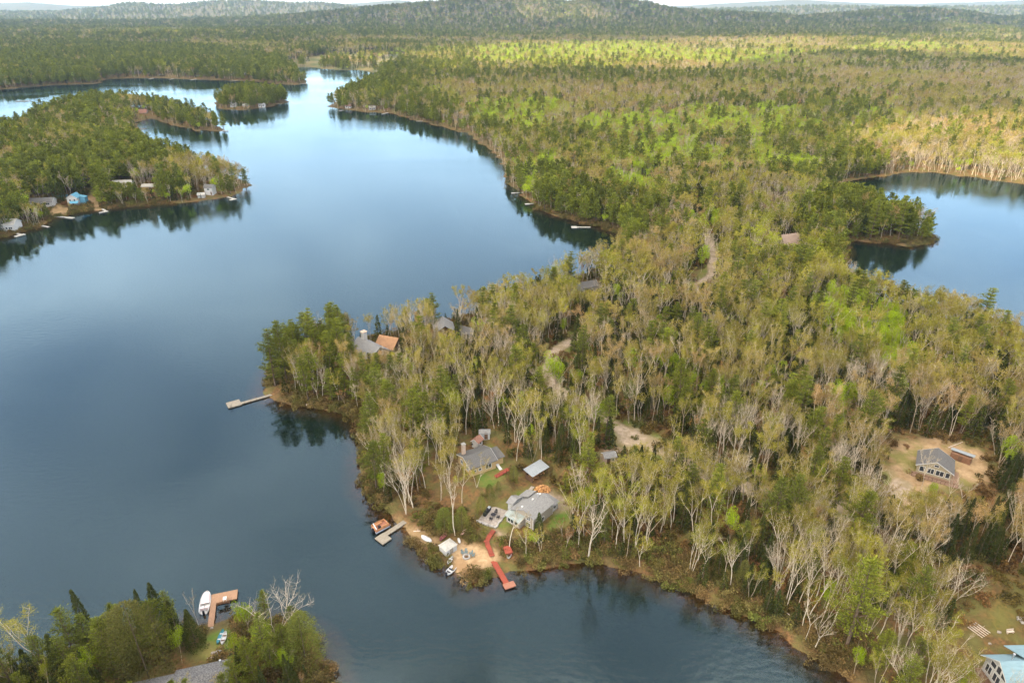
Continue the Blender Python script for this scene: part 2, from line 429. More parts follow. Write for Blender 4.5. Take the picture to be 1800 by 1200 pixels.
def deciduous(seed, Ht, style, q=1.0, force=0):
    """style: bare, bud, full; returns trunk (V,F), crown (V,F)"""
    rng = np.random.default_rng(seed)
    segs = []; tips = []; tdirs = []
    stems = int(rng.choice([1, 1, 1, 2, 2, 3])) if style != 'full' else 1
    if force: stems = force
    r0 = .0078 * Ht * rng.uniform(.85, 1.15) / stems ** .4
    for s in range(stems):
        az = rng.uniform(0, 2*pi)
        lean = rng.uniform(.02, .12) if stems == 1 else rng.uniform(.12, .28)
        d = np.array([cos(az)*lean, sin(az)*lean, 1.0])
        hf = Ht * rng.uniform(.38, .6) if style != 'full' else Ht * .35
        path, d1 = bend((cos(az)*.15*(stems > 1), sin(az)*.15*(stems > 1), -.4), d, hf, 5, rng, .05, .02)
        segs.append((path, np.linspace(r0 * 1.15, r0 * .78, 6), 5 if q > .5 else 3))
        nl = int(rng.integers(2, 5)) if style != 'full' else 4
        for l in range(nl):
            a2 = az + l * 2*pi / nl + rng.uniform(-.5, .5)
            sp = rng.uniform(.28, .62) if l or nl == 1 else rng.uniform(.05, .25)
            dd = d1 * np.array([1, 1, 1]) + np.array([cos(a2)*sp, sin(a2)*sp, 0])
            L = (Ht - path[-1][2]) * rng.uniform(.85, 1.08)
            lp, ld = bend(path[-1], dd, L, 6, rng, .09, .035)
            segs.append((lp, np.linspace(r0 * .74, r0 * .2, 7), 4 if q > .5 else 3))
            nb = int((8 if style != 'full' else 7) * (1 if q > .5 else .4))
            for b in range(nb):
                t = rng.uniform(.3, .97) * 5.99; i = int(t); p = lp[i] + (lp[i+1] - lp[i]) * (t - i)
                a3 = rng.uniform(0, 2*pi); bd = np.array([cos(a3)*.8, sin(a3)*.8, rng.uniform(.3, 1.0)])
                bl = Ht * rng.uniform(.08, .19) * (1.25 - t / 8)
                bp, bdd = bend(p, bd, bl, 3, rng, .15, .05)
                segs.append((bp, np.linspace(r0 * .36, r0 * .11, 4), 3))
                for e in range(1, 3):
                    tips.append(bp[1 + e] if e < 3 else bp[-1]); tdirs.append(bdd)
            for e in range(4, 7): tips.append(lp[e]); tdirs.append(ld)
    Vt, Ft = tubes(segs, 4)
    tips = np.array(tips); tdirs = np.array(tdirs)
    if style == 'bare': n = int(800 * q); P = tips[rng.integers(0, len(tips), n)]; D = tdirs[rng.integers(0, len(tips), n)] * .9 + rng.normal(size=(n, 3)) * .55 + np.array([0, 0, .4]); P = P + D * .3; V, Fc = cards(P, .7 / max(q, .25) ** .35, rng, D, .036 / max(q, .2) ** .5)
    elif style == 'bud':
        n = int(1500 * q); P = tips[rng.integers(0, len(tips), n)] + rng.normal(size=(n, 3)) * .026 * Ht * np.array([1, 1, .9])
        V, Fc = cards(P, .155 / max(q, .04) ** .42, rng, None, .8)
        n2 = int(700 * q); D = tdirs[rng.integers(0, len(tips), n2)] + rng.normal(size=(n2, 3)) * .5; P2 = tips[rng.integers(0, len(tips), n2)] + D * .3
        V2, F2 = cards(P2, .75 / max(q, .25) ** .3, rng, D, .05 / max(q, .2) ** .5); Fc = np.concatenate([Fc, F2 + len(V)]); V = np.concatenate([V, V2])
    else:
        nbl = 16; cz = Ht * .66
        C = []
        for b in range(nbl):
            g = rng.normal(size=3); g /= np.linalg.norm(g); rr = rng.uniform(.45, 1)
            C.append((g[0]*rr*Ht*.20, g[1]*rr*Ht*.20, cz + g[2]*rr*Ht*.25))
        C = np.array(C); n = int(2600 * q)
        g = rng.normal(size=(n, 3)); g /= np.linalg.norm(g, axis=1)[:, None]
        rad = rng.uniform(.65, 1.05, n)[:, None] * Ht * rng.uniform(.085, .12, nbl)[rng.integers(0, nbl, n)][:, None]
        P = C[rng.integers(0, nbl, n)] + g * rad
        V, Fc = cards(P, .27 / max(q, .04) ** .42, rng, None, .85)
    return (Vt, Ft), (V, Fc)

def pine(seed, Ht, q=1.0):
    rng = np.random.default_rng(seed)
    segs = [(bend((0, 0, -.4), (rng.normal()*.02, rng.normal()*.02, 1), Ht, 8, rng, .012)[0], np.linspace(.016*Ht, .03, 9), 6 if q > .5 else 3)]
    trunk = segs[0][0]
    P = []; D = []
    z0 = Ht * rng.uniform(.18, .34); nw = int(12 * (1 if q > .4 else 1))
    for w in range(nw):
        t = w / (nw - 1.0); z = z0 + (Ht * .985 - z0) * t ** .95
        Rm = Ht * .235 * (np.interp(t, [0, .25, .55, .8, 1], [.75, 1, .8, .5, .12])) * rng.uniform(.6, 1.2)
        nb = 5 if t < .85 else 4; a0 = rng.uniform(0, 2*pi)
        tt = min(z / Ht * 8, 7.99); c = trunk[int(tt)] + (trunk[int(tt)+1] - trunk[int(tt)]) * (tt - int(tt))
        for b in range(nb):
            a = a0 + b*2*pi/nb + rng.uniform(-.4, .4); L = Rm * rng.uniform(.4, 1.25)
            if rng.random() < .16: continue
            bd = np.array([cos(a), sin(a), .12 + .5 * t]); bp, _ = bend(c, bd, L, 3, rng, .07, .05)
            if q > .4: segs.append((bp, np.linspace(.06 + .002*Ht, .02, 4), 3))
            nt_ = max(2, int(L * 1.6))
            for k in range(nt_):
                f = .3 + .7 * (k + rng.random()) / nt_; i = min(int(f * 3), 2); p = bp[i] + (bp[i+1] - bp[i]) * (f*3 - i)
                m = max(3, int(26 * q)); o = rng.normal(size=(m, 3)) * np.array([.42, .42, .12]) * (1 if q > .4 else 1.1); o[:, 2] *= (1 if q > .4 else 3); o[:, 2] = np.abs(o[:, 2]) * 1.2 - .05
                P.append(p + o); D.append(o * np.array([1, 1, .5]) + np.array([cos(a)*.35, sin(a)*.35, .45]) + rng.normal(size=(m, 3)) * .15)
    P = np.concatenate(P); D = np.concatenate(D)
    V, Fc = cards(P, .42 / max(q, .1) ** .45, rng, D, .28 if q > .4 else .5)
    return tubes(segs, 4), (V, Fc)

def spruce(seed, Ht, q=1.0, wide=.17, blunt=0):
    rng = np.random.default_rng(seed)
    segs = [(np.array([[0, 0, -.4], [0, 0, Ht*.5], [0, 0, Ht]]), [.014*Ht if not blunt else .007*Ht, .009*Ht if not blunt else .004*Ht, .02], 5 if q > .4 else 3)]
    n = int(2600 * q * (Ht / 12) ** .6)
    t = rng.random(n) ** (1.35 if not blunt else 1.1)
    lay = max(8, int(Ht * 1.7)); tq = (np.floor(t * lay) + rng.uniform(0, .75, n)) / lay
    t = np.where(rng.random(n) < .75, tq, t); t = np.clip(t, 0, .995)
    prof = (1 - t) ** .85 if not blunt else np.sqrt(np.maximum(1 - t ** 2.2, 0)) * .9 + .05
    a = rng.uniform(0, 2*pi, n)
    ph = hash2(np.floor(t * lay), np.floor(a * 1.6), seed)
    R = Ht * wide * prof * (.72 + .5 * ph) + .12
    rr = R * np.sqrt(rng.uniform(.22, 1, n))
    z = Ht * (.07 + .93 * t) - rr * .22
    P = np.stack([np.cos(a)*rr, np.sin(a)*rr, z], 1)
    D = np.stack([np.cos(a), np.sin(a), rng.uniform(-.75, .05, n) if not blunt else rng.uniform(.2, 1.4, n)], 1) + rng.normal(size=(n, 3)) * .22
    V, Fc = cards(P, .42 / max(q, .1) ** .45, rng, D, .36)
    return tubes(segs, 4), (V, Fc)

def snag(seed, Ht):
    rng = np.random.default_rng(seed)
    path, d = bend((0, 0, -.3), (rng.normal()*.15, rng.normal()*.15, 1), Ht, 6, rng, .09)
    segs = [(path, np.linspace(.16, .05, 7), 5)]
    for b in range(7):
        i = int(rng.integers(2, 6)); a = rng.uniform(0, 2*pi)
        bp, _ = bend(path[i], (cos(a), sin(a), .7), Ht*rng.uniform(.1, .3), 3, rng, .2, .05); segs.append((bp, np.linspace(.06, .015, 4), 3))
    return tubes(segs, 4)

def shrub(seed, q=1.0, R=1.4):
    rng = np.random.default_rng(seed); n = int(520 * q)
    k = 7; C = rng.normal(size=(k, 3)) * np.array([.5, .5, .18]) * R + np.array([0, 0, .45 * R])
    g = rng.normal(size=(n, 3)); g /= np.linalg.norm(g, axis=1)[:, None]
    P = C[rng.integers(0, k, n)] + g * rng.uniform(.6, 1.05, n)[:, None] * R * .45
    P[:, 2] = np.abs(P[:, 2])
    return cards(P, .24 / max(q, .05) ** .4, rng, None, .7)
# ------------------------------------------------------------------ level ground under the cottages
def pad(px, py, r, lift=0):
    x, y, z = G(px, py); PADS.append((x, y, r, z + lift)); return x, y, z + lift
for a in ((925, 905, 11, -.5), (852, 825, 8), (942, 845, 5), (1645, 832, 9), (650, 632, 8), (1790, 1190, 12), (320, 1185, 8)): pad(*a)

# ------------------------------------------------------------------ the ground, one sheet
def node_mix(nt, fac, a, b):
    x = nt.nodes.new('ShaderNodeMix'); x.data_type = 'RGBA'
    for s, v in (('A', a), ('B', b)):
        if isinstance(v, tuple): x.inputs[s].default_value = (*v, 1)
        else: nt.links.new(v, x.inputs[s])
    if isinstance(fac, float): x.inputs['Factor'].default_value = fac
    else: nt.links.new(fac, x.inputs['Factor'])
    return x.outputs['Result']
def node_noise(nt, co, scale, lo=.4, hi=.6, detail=5, rough=.6):
    n = nt.nodes.new('ShaderNodeTexNoise'); n.inputs['Scale'].default_value = scale; n.inputs['Detail'].default_value = detail; n.inputs['Roughness'].default_value = rough
    nt.links.new(co, n.inputs['Vector'])
    r = nt.nodes.new('ShaderNodeMapRange'); r.inputs['From Min'].default_value = lo; r.inputs['From Max'].default_value = hi
    nt.links.new(n.outputs['Fac'], r.inputs[0]); return r.outputs[0]

gm = bpy.data.materials.new('ground_cover'); gm.use_nodes = True
nt = gm.node_tree; pb = nt.nodes['Principled BSDF']; pb.inputs['Roughness'].default_value = .95; pb.inputs['Specular IOR Level'].default_value = .1
geo = nt.nodes.new('ShaderNodeNewGeometry'); co = geo.outputs['Position']
at1 = nt.nodes.new('ShaderNodeAttribute'); at1.attribute_name = 'cover'; s1 = nt.nodes.new('ShaderNodeSeparateColor'); nt.links.new(at1.outputs['Color'], s1.inputs[0])
at2 = nt.nodes.new('ShaderNodeAttribute'); at2.attribute_name = 'cover2'; s2 = nt.nodes.new('ShaderNodeSeparateColor'); nt.links.new(at2.outputs['Color'], s2.inputs[0])
fine = node_noise(nt, co, 1.3, .38, .62); mid = node_noise(nt, co, .22, .42, .6); big = node_noise(nt, co, .035, .42, .58)
litter = node_mix(nt, fine, (.16, .085, .035), (.085, .052, .022))
litter = node_mix(nt, mid, litter, (.10, .09, .028))
far_c = node_mix(nt, node_noise(nt, co, .012, .4, .6, 8, .7), (.12, .095, .04), (.045, .050, .020))
far_c = node_mix(nt, node_noise(nt, co, .05, .45, .6, 4, .7), far_c, (.14, .12, .06))
bank = node_mix(nt, mid, (.11, .07, .03), (.07, .06, .022))
sand = node_mix(nt, mid, node_mix(nt, fine, (.38, .265, .15), (.30, .20, .105)), (.25, .155, .08))
grav = node_mix(nt, mid, node_mix(nt, fine, (.36, .28, .205), (.27, .21, .15)), (.22, .17, .10))
gras = node_mix(nt, mid, (.075, .125, .018), (.15, .13, .04))
brow = node_mix(nt, mid, (.36, .25, .14), (.20, .125, .06)); brow = node_mix(nt, fine, brow, (.28, .19, .105)); brow = node_mix(nt, node_noise(nt, co, .09, .52, .62), brow, (.16, .14, .045))
mar = node_mix(nt, node_noise(nt, co, .02, .42, .58), (.14, .115, .048), (.07, .08, .026))
c = node_mix(nt, s2.outputs['Green'], litter, bank)
c = node_mix(nt, s2.outputs['Blue'], c, far_c)
c = node_mix(nt, s1.outputs['Blue'], c, gras)
c = node_mix(nt, s2.outputs['Red'], c, brow)
c = node_mix(nt, s1.outputs['Green'], c, grav)
c = node_mix(nt, s1.outputs['Red'], c, sand)
at3 = nt.nodes.new('ShaderNodeAttribute'); at3.attribute_name = 'marsh'
c = node_mix(nt, at3.outputs['Fac'], c, mar)
sx = nt.nodes.new('ShaderNodeSeparateXYZ'); nt.links.new(co, sx.inputs[0])
dp = nt.nodes.new('ShaderNodeMapRange'); dp.inputs['From Min'].default_value = 0; dp.inputs['From Max'].default_value = -.75
nt.links.new(sx.outputs['Z'], dp.inputs[0])
c = node_mix(nt, dp.outputs[0], c, (.012, .040, .056))
nt.links.new(c, pb.inputs['Base Color'])
bp = nt.nodes.new('ShaderNodeBump'); bp.inputs['Strength'].default_value = .5; bp.inputs['Distance'].default_value = .25
nt.links.new(fine, bp.inputs['Height']); nt.links.new(bp.outputs[0], pb.inputs['Normal'])

na = 780
ang = np.linspace(radians(-57), radians(57), na)
rr = [48.0]
while rr[-1] < 15500: rr.append(rr[-1] * (1.0062 if rr[-1] < 500 else 1.012))
rr = np.array(rr); nr = len(rr)
A, R = np.meshgrid(ang, rr)
GX = (np.sin(A) * R).ravel(); GY = (np.cos(A) * R).ravel()
gsd = np.full(GX.shape, 800.0)
near = GY < 6000
gsd[near] = shore(GX[near], GY[near])
gz = terr(GX, GY, gsd)
i = (np.arange(nr - 1)[:, None] * na + np.arange(na - 1)[None, :])
gf = np.stack([i, i + na, i + na + 1, i + 1], -1).reshape(-1, 4)[:, ::-1]
me = mesh_np('ground', np.stack([GX, GY, gz], 1), [gf], [gm], smooth_=True)
def pm(polys, soft=1.5, jit=3.0):
    v = np.zeros(len(GX)); x = GX + (fbm(GX, GY, 6, 77, 3) - .5) * jit; y = GY + (fbm(GX, GY, 6, 78, 3) - .5) * jit
    for p in polys:
        q = np.array(p); lo = q.min(0) - 15; hi = q.max(0) + 15
        k = np.nonzero((GX > lo[0]) & (GX < hi[0]) & (GY > lo[1]) & (GY < hi[1]))[0]
        if not len(k): continue
        d = segdist(x[k], y[k], p); d = np.where(inpoly(x[k], y[k], p), d, -d)
        v[k] = np.maximum(v[k], smooth(d, -soft, soft))
    return v
rd = segdist(GX + (fbm(GX, GY, 8, 71, 2) - .5) * 2, GY, GRAVEL_ROAD, False)
m_sand = np.maximum(pm(SANDY[:1], 1.0, 2), .55 * pm(SANDY[1:], 1.5, 4)); m_grav = np.maximum(pm(GRAVEL), 1 - smooth(rd, 1.7, 2.7)); m_gras = np.maximum(pm(LAWNS[:2] + LAWNS[3:], 1, 2), .45 * pm(LAWNS[2:3], 4, 12)); m_gras = np.maximum(m_gras, .75 * (smooth(rd, 1.8, 2.8) - smooth(rd, 4.0, 7.0))); m_brow = pm([CLEARING], 3.5, 14); m_mar = pm(MARSH, 12, 25)
m_bank = (1 - smooth(gsd, 3, 9)) * smooth(fbm(GX, GY, 12, 91, 3), .35, .6)
m_far = smooth(GY, 1500, 3500)
for nm, cc in (('cover', (m_sand, m_grav, m_gras)), ('cover2', (m_brow, m_bank, m_far)), ('marsh', (m_mar, m_mar, m_mar))):
    a = me.color_attributes.new(nm, 'FLOAT_COLOR', 'POINT')
    a.data.foreach_set('color', np.stack([*cc, np.ones(len(GX))], 1).astype(np.float32).ravel())
tag(obj('ground', me), kind='structure')

# ------------------------------------------------------------------ the water, one level sheet
wm = bpy.data.materials.new('lake_water'); wm.use_nodes = True
nt = wm.node_tree; nt.nodes.clear()
out = nt.nodes.new('ShaderNodeOutputMaterial'); ms = nt.nodes.new('ShaderNodeMixShader')
fr = nt.nodes.new('ShaderNodeFresnel'); fr.inputs['IOR'].default_value = 1.55
tp = nt.nodes.new('ShaderNodeBsdfTransparent'); tp.inputs[0].default_value = (.80, .66, .46, 1)
gl = nt.nodes.new('ShaderNodeBsdfGlossy'); gl.inputs['Roughness'].default_value = .045; gl.inputs[0].default_value = (.62, .85, 1, 1)
geo = nt.nodes.new('ShaderNodeNewGeometry'); mp = nt.nodes.new('ShaderNodeMapping'); mp.inputs['Scale'].default_value = (1.0, 1.6, 1); mp.inputs['Rotation'].default_value = (0, 0, .35)
nt.links.new(geo.outputs['Position'], mp.inputs[0])
n1 = nt.nodes.new('ShaderNodeTexNoise'); n1.inputs['Scale'].default_value = .45; n1.inputs['Detail'].default_value = 6
n2 = nt.nodes.new('ShaderNodeTexNoise'); n2.inputs['Scale'].default_value = .008; n2.inputs['Detail'].default_value = 6; n2.inputs['Distortion'].default_value = .6
nt.links.new(mp.outputs[0], n1.inputs['Vector']); nt.links.new(mp.outputs[0], n2.inputs['Vector'])
br = nt.nodes.new('ShaderNodeMapRange'); br.inputs['From Min'].default_value = .38; br.inputs['From Max'].default_value = .62; br.inputs['To Min'].default_value = .03; br.inputs['To Max'].default_value = .24
nt.links.new(n2.outputs['Fac'], br.inputs[0])
bp = nt.nodes.new('ShaderNodeBump'); bp.inputs['Distance'].default_value = .35
nt.links.new(br.outputs[0], bp.inputs['Strength']); nt.links.new(n1.outputs['Fac'], bp.inputs['Height'])
rv = nt.nodes.new('ShaderNodeMapRange'); rv.inputs['From Min'].default_value = .4; rv.inputs['From Max'].default_value = .6; rv.inputs['To Min'].default_value = .03; rv.inputs['To Max'].default_value = .11
nt.links.new(n2.outputs['Fac'], rv.inputs[0]); nt.links.new(rv.outputs[0], gl.inputs['Roughness'])
nt.links.new(bp.outputs[0], gl.inputs['Normal']); nt.links.new(fr.outputs[0], ms.inputs[0])
nt.links.new(tp.outputs[0], ms.inputs[1]); nt.links.new(gl.outputs[0], ms.inputs[2]); nt.links.new(ms.outputs[0], out.inputs[0])
w = MB(); w.add([(-7000, 20, 0), (7000, 20, 0), (9000, 7000, 0), (-9000, 7000, 0)], [(0, 1, 2, 3)])
tag(w.build('water', wm), kind='structure')

# ------------------------------------------------------------------ clouds that shade most of the land (sun patches lie in the gaps)
cm = bpy.data.materials.new('cloud'); cm.use_nodes = True
nt = cm.node_tree; nt.nodes.clear()
out = nt.nodes.new('ShaderNodeOutputMaterial'); ms = nt.nodes.new('ShaderNodeMixShader'); ms.inputs[0].default_value = CLOUD_SOLID
tp = nt.nodes.new('ShaderNodeBsdfTransparent'); tr = nt.nodes.new('ShaderNodeBsdfTranslucent'); tr.inputs[0].default_value = (.97, .97, .98, 1)
nt.links.new(tp.outputs[0], ms.inputs[1]); nt.links.new(tr.outputs[0], ms.inputs[2]); nt.links.new(ms.outputs[0], out.inputs[0])
CA = 3000.0
SX = SDIR[0] / SDIR[2] * CA; SY = SDIR[1] / SDIR[2] * CA
GAPS = [wp(p, 12) for p in (
 [(690,128),(730,112),(700,100),(760,90),(900,80),(1100,76),(1300,72),(1500,70),(1700,64),(2100,62),(2100,112),(1800,108),(1600,96),(1420,96),(1330,100),(1280,128),(1130,134),(1000,130),(880,128),(760,136)],
 [(2100,200),(1800,196),(1680,204),(1560,214),(1490,240),(1460,270),(1480,300),(1600,320),(2100,370)],
 [(560,96),(640,92),(690,96),(680,110),(600,116),(540,112)])]
GAPS.append([(60, 3500), (560, 3450), (520, 4300), (120, 4350)])
n = 260; cxs = np.linspace(-8200, 2200, n); cys = np.linspace(-3200, 2500, n)
CX, CY = np.meshgrid(cxs, cys); sh = np.full(CX.shape, -1e9)
wx = CX - SX + (fbm(CX, CY, 260, 61, 3) - .5) * 90; wy = CY - SY + (fbm(CX, CY, 260, 62, 3) - .5) * 90
for g in GAPS:
    d = segdist(wx, wy, g); sh = np.maximum(sh, np.where(inpoly(wx, wy, g), d, -d))
breaks = fbm(wx, wy, 700, 66, 4)
solid = (sh < 0) & ~((breaks > .66) & (wy > 2600))
th = 60 + 160 * fbm(CX, CY, 300, 63, 4) * smooth(-sh, 0, 200)
keep = solid[:-1, :-1] & solid[1:, :-1] & solid[:-1, 1:] & solid[1:, 1:]
ii = (np.arange(n - 1)[:, None] * n + np.arange(n - 1)[None, :])
q = np.stack([ii, ii + 1, ii + n + 1, ii + n], -1)[keep]
V1 = np.stack([CX.ravel(), CY.ravel(), CA + th.ravel()], 1); V0 = np.stack([CX.ravel(), CY.ravel(), CA - .4 * th.ravel()], 1)
fs = [q, q[:, ::-1] + n * n]
ed = {}
for f in q:
    for k in range(4):
        e = (int(f[k]), int(f[(k + 1) % 4])); ed[e] = 1
side = [(b, a, a + n * n, b + n * n) for (a, b) in ed if (b, a) not in ed]
fs.append(np.array(side))
cl = obj('clouds', mesh_np('clouds', np.concatenate([V1, V0]), fs, [cm]))
tag(cl, kind='structure')
# ------------------------------------------------------------------ tree kinds and their variants
VAR = {}    # kind -> list of (trunk mesh, crown mesh)
LOW = {}    # kind -> list of joined light meshes for the far woods
def reg(kind, gens, bark, leaf, lowgens, farq=None):
    VAR[kind] = []; LOW[kind] = []
    for g in gens:
        t, c = g
        VAR[kind].append((mesh_np(kind + '_trunk', t[0], [t[1]], [M[bark]]), mesh_np(kind + '_crown', c[0], [c[1]], [M[leaf]])))
    for t, c in lowgens:
        V = np.concatenate([t[0], c[0]]); mi = np.concatenate([np.zeros(len(t[1])), np.ones(len(c[1]))])
        LOW[kind].append(mesh_np(kind + '_light', V, [t[1], c[1] + len(t[0])], [M[bark], M[leaf]], mi))
UH = 16.0   # every variant is modelled 16 m tall and scaled
reg('bare_birch', [deciduous(100+i, UH, 'bare') for i in range(8)] + [deciduous(140, UH, 'bare', 1.0, 5)], 'birch_bark', 'twig', [deciduous(120+i, UH, 'bare', .35) for i in range(4)])
reg('budding_birch', [deciduous(200+i, UH, 'bud') for i in range(10)], 'birch_bark', 'bud', [deciduous(220+i, UH, 'bud', .24) for i in range(5)])
reg('budding_aspen', [deciduous(300+i, UH, 'bud') for i in range(8)], 'tan_bark', 'bud', [deciduous(320+i, UH, 'bud', .24) for i in range(5)])
reg('leafy_maple', [deciduous(400+i, UH, 'full') for i in range(6)], 'tan_bark', 'lime', [deciduous(420+i, UH, 'full', .30) for i in range(5)])
reg('russet_maple', [deciduous(500+i, UH, 'bud') for i in range(4)], 'tan_bark', 'russet', [deciduous(520+i, UH, 'bud', .2) for i in range(3)])
reg('white_pine', [pine(600+i, UH) for i in range(7)], 'dark_bark', 'pine', [pine(620+i, UH, .22) for i in range(5)])
reg('spruce_tree', [spruce(700+i, UH, 1.0, .15 + .02*(i % 3)) for i in range(6)], 'dark_bark', 'spruce', [spruce(720+i, UH, .13, .17) for i in range(4)])
reg('cedar_tree', [spruce(800+i, UH, 3.0, .24, 1) for i in range(4)], 'dark_bark', 'cedar', [spruce(820+i, UH, .16, .24, 1) for i in range(3)])
CROWN_R = dict(bare_birch=.2, budding_birch=.22, budding_aspen=.22, leafy_maple=.28, russet_maple=.22, white_pine=.24, spruce_tree=.15, cedar_tree=.22)
KINDS = list(VAR)

# ------------------------------------------------------------------ where each kind grows
def rpoly(p, z=9): return wp(p, z)
LIMES = [rpoly(p) for p in ([(1015,225),(1080,195),(1160,180),(1260,185),(1340,200),(1385,235),(1340,268),(1255,262),(1150,290),(1040,275)],
 [(1270,378),(1330,368),(1350,400),(1330,425),(1270,415)], [(1440,525),(1500,515),(1600,520),(1615,560),(1600,612),(1540,600),(1520,560),(1450,560)],
 [(760,195),(840,180),(960,195),(960,240),(880,235),(800,215)], [(1330,190),(1400,180),(1400,205),(1340,215)], [(860,275),(960,270),(980,300),(900,310)],
 [(700,90),(800,85),(1100,78),(1400,90),(1400,110),(1000,118),(760,108)], [(1480,75),(1700,72),(1760,95),(1500,95)], [(1060,300),(1140,290),(1160,330),(1080,335)],
 [(1455,665),(1480,665),(1480,720),(1455,720)])]
PINES = [rpoly(p) for p in ([(583,130),(700,140),(760,175),(880,225),(960,260),(1000,330),(1120,380),(1180,420),(1090,440),(1070,405),(930,360),(880,300),(820,240),(700,205),(583,190)],
 [(150,80),(330,85),(525,110),(545,148),(330,140),(170,148),(0,160),(-300,170),(-300,130)], [(-300,160),(80,150),(200,175),(280,260),(440,285),(440,350),(100,400),(-300,440)],
 [(365,165),(520,160),(510,200),(380,200)], [(330,195),(395,185),(400,232),(350,225)], [(1430,310),(1640,350),(1640,430),(1480,430),(1430,400)],
 [(610,640),(770,640),(800,760),(700,840),(610,820)], [(460,560),(560,540),(640,640),(610,720),(470,700)])]
BARES = [rpoly(p) for p in ([(1480,250),(1560,235),(1800,200),(1800,300),(1640,290),(1500,305)], [(1200,330),(1400,290),(1450,330),(1400,380),(1260,360)], [(340,240),(480,270),(420,295),(300,290)],
 [(1380,880),(1620,900),(1680,1100),(1600,1200),(1400,1080)])]
BROWN = [rpoly(p) for p in ([(700,140),(900,135),(1100,140),(1300,135),(1500,140),(1500,185),(1250,175),(1000,180),(800,170)], [(1260,120),(1500,105),(1800,130),(1800,185),(1500,180)])]
def anyin(x, y, polys, warp=False):
    v = np.zeros(len(x), bool)
    if warp:
        r = np.hypot(x, y); w = np.clip(r / 500, 0, 3) * 70
        x = x + (fbm(x, y, 160, 71, 4) - .5) * w * 2; y = y + (fbm(x, y, 160, 72, 4) - .5) * w * 3
    for p in polys: v |= inpoly(x, y, p)
    return v

def pick_kind(x, y, sd, rng):
    n = len(x); P = np.zeros((n, len(KINDS)))
    r = np.hypot(x, y); far = smooth(r, 350, 700)
    n1 = fbm(x, y, 60, 11, 3); n3 = fbm(x, y, 35, 13, 2)
    n2 = np.where(r < 450, fbm(x, y, 90, 12, 3), fbm(x, y, 260, 12, 4)); n4 = fbm(x, y, 230, 14, 4); n5 = fbm(x, y, 170, 15, 4)
    con = smooth(n2, .5, .62); bare = smooth(n4, .5, .6); lime = smooth(n5, .56, .63)
    P[:, 0] = .08 + .10 * smooth(n3, .5, .65) + .30 * bare * far
    P[:, 1] = .34 * (1 - (.2 + .4 * far) * con)
    P[:, 2] = .22 * (1 - (.2 + .4 * far) * con)
    P[:, 3] = .03 + .06 * smooth(n1, .6, .68) + .55 * lime * far
    P[:, 4] = .04 + .10 * far * smooth(n3, .55, .65)
    P[:, 5] = .035 + .05 * con + .20 * con * far
    P[:, 6] = .37 + .12 * con - .15 * far
    P[:, 7] = .02
    k = anyin(x, y, PINES); P[k] = [.07, .09, .08, .05, .01, .54, .14, .02]
    j = k & (n1 > .56); P[j] = [.24, .22, .16, .07, .02, .18, .10, 0]
    k = (sd < 26) & (r > 330) & ~k; P[k] = [.12, .15, .12, .03, .02, .33, .2, .03]
    k = anyin(x, y, BROWN, True); P[k] = P[k] * [2.2, .9, 1.2, .3, 2.5, .6, .8, 1]
    k = anyin(x, y, BARES, True); P[k] = [.32, .34, .12, .03, .02, .05, .12, 0]
    k = anyin(x, y, LIMES, True); P[k] = [.03, .06, .06, .78, .0, .03, .04, 0]
    k = (r > 1100) & (x < y * -.05); P[k] = P[k] * [.5, .8, .9, .25, .7, 2.0, 1.8, 1]
    # the cottage lot at the near shore carries conifers between its hand-placed trees
    k = inpoly(x, y, LOT); P[k] = [.02, .0, .05, .05, .03, .33, .44, .08]
    k = r > 2500; P[k] = P[k] * .35 + np.array([.08, .06, .10, .015, .20, .26, .28, 0])
    P /= P.sum(1)[:, None]
    u = rng.random(n); return (P.cumsum(1) < u[:, None]).sum(1).clip(0, len(KINDS) - 1)

HTS = dict(bare_birch=(9, 16), budding_birch=(10, 17), budding_aspen=(9, 16), leafy_maple=(7, 12.5), russet_maple=(6, 11), white_pine=(12, 20), spruce_tree=(5, 13), cedar_tree=(6, 9))

# what must stay in sight: photograph rectangles over cottages, yards, boats and the open road
SEE = [(848,815,990,925),(880,860,975,938),(815,765,888,838),(700,905,905,1035),(640,915,715,950),(395,680,500,725),(960,596,1006,640),(958,640,985,690),(1085,748,1168,786),(1212,468,1254,500),
 (636,602,700,622),(768,566,796,584),(812,572,832,588),(1548,770,1735,876),(1366,414,1400,432),(1690,1125,1800,1200),(1664,1065,1800,1125),(228,1150,408,1200),(352,1036,420,1150),
 (58,345,100,358),(98,335,160,358),(345,323,384,342),(0,386,36,412),(206,312,236,322),(252,326,280,332),(246,189,262,203),(1014,499,1050,512),(1052,786,1086,812),
 (855,930,900,1000),(1150,948,1195,992),(740,880,845,935),(1480,424,1640,480),(1510,300,1800,330)]
def headroom(x, y, z, Ht, kind):
    """the tallest each tree may be before it covers one of the things above"""
    out = Ht.copy()
    bx, by, bd = proj(x, y, z); cr = np.array([CROWN_R[KINDS[k]] for k in kind]) * Ht * .7
    w = F * cr / bd; thinc = np.isin(kind, [0])
    for (a, b, c, d) in SEE:
        hit = (bx + w * .7 > a) & (bx - w * .7 < c) & (by > (b + 2 if d > 470 else d - 2.5))
        k = np.nonzero(hit)[0]
        if not len(k): continue
        room = np.maximum(by[k] - d + np.where(thinc[k], .35, .08) * (d - b), 0)      # picture rows free above its foot
        hgt = room * bd[k] / F / np.maximum(np.cos(np.arctan2(H - z[k], np.hypot(x[k], y[k]))), .2)
        out[k] = np.minimum(out[k], hgt)
    return out

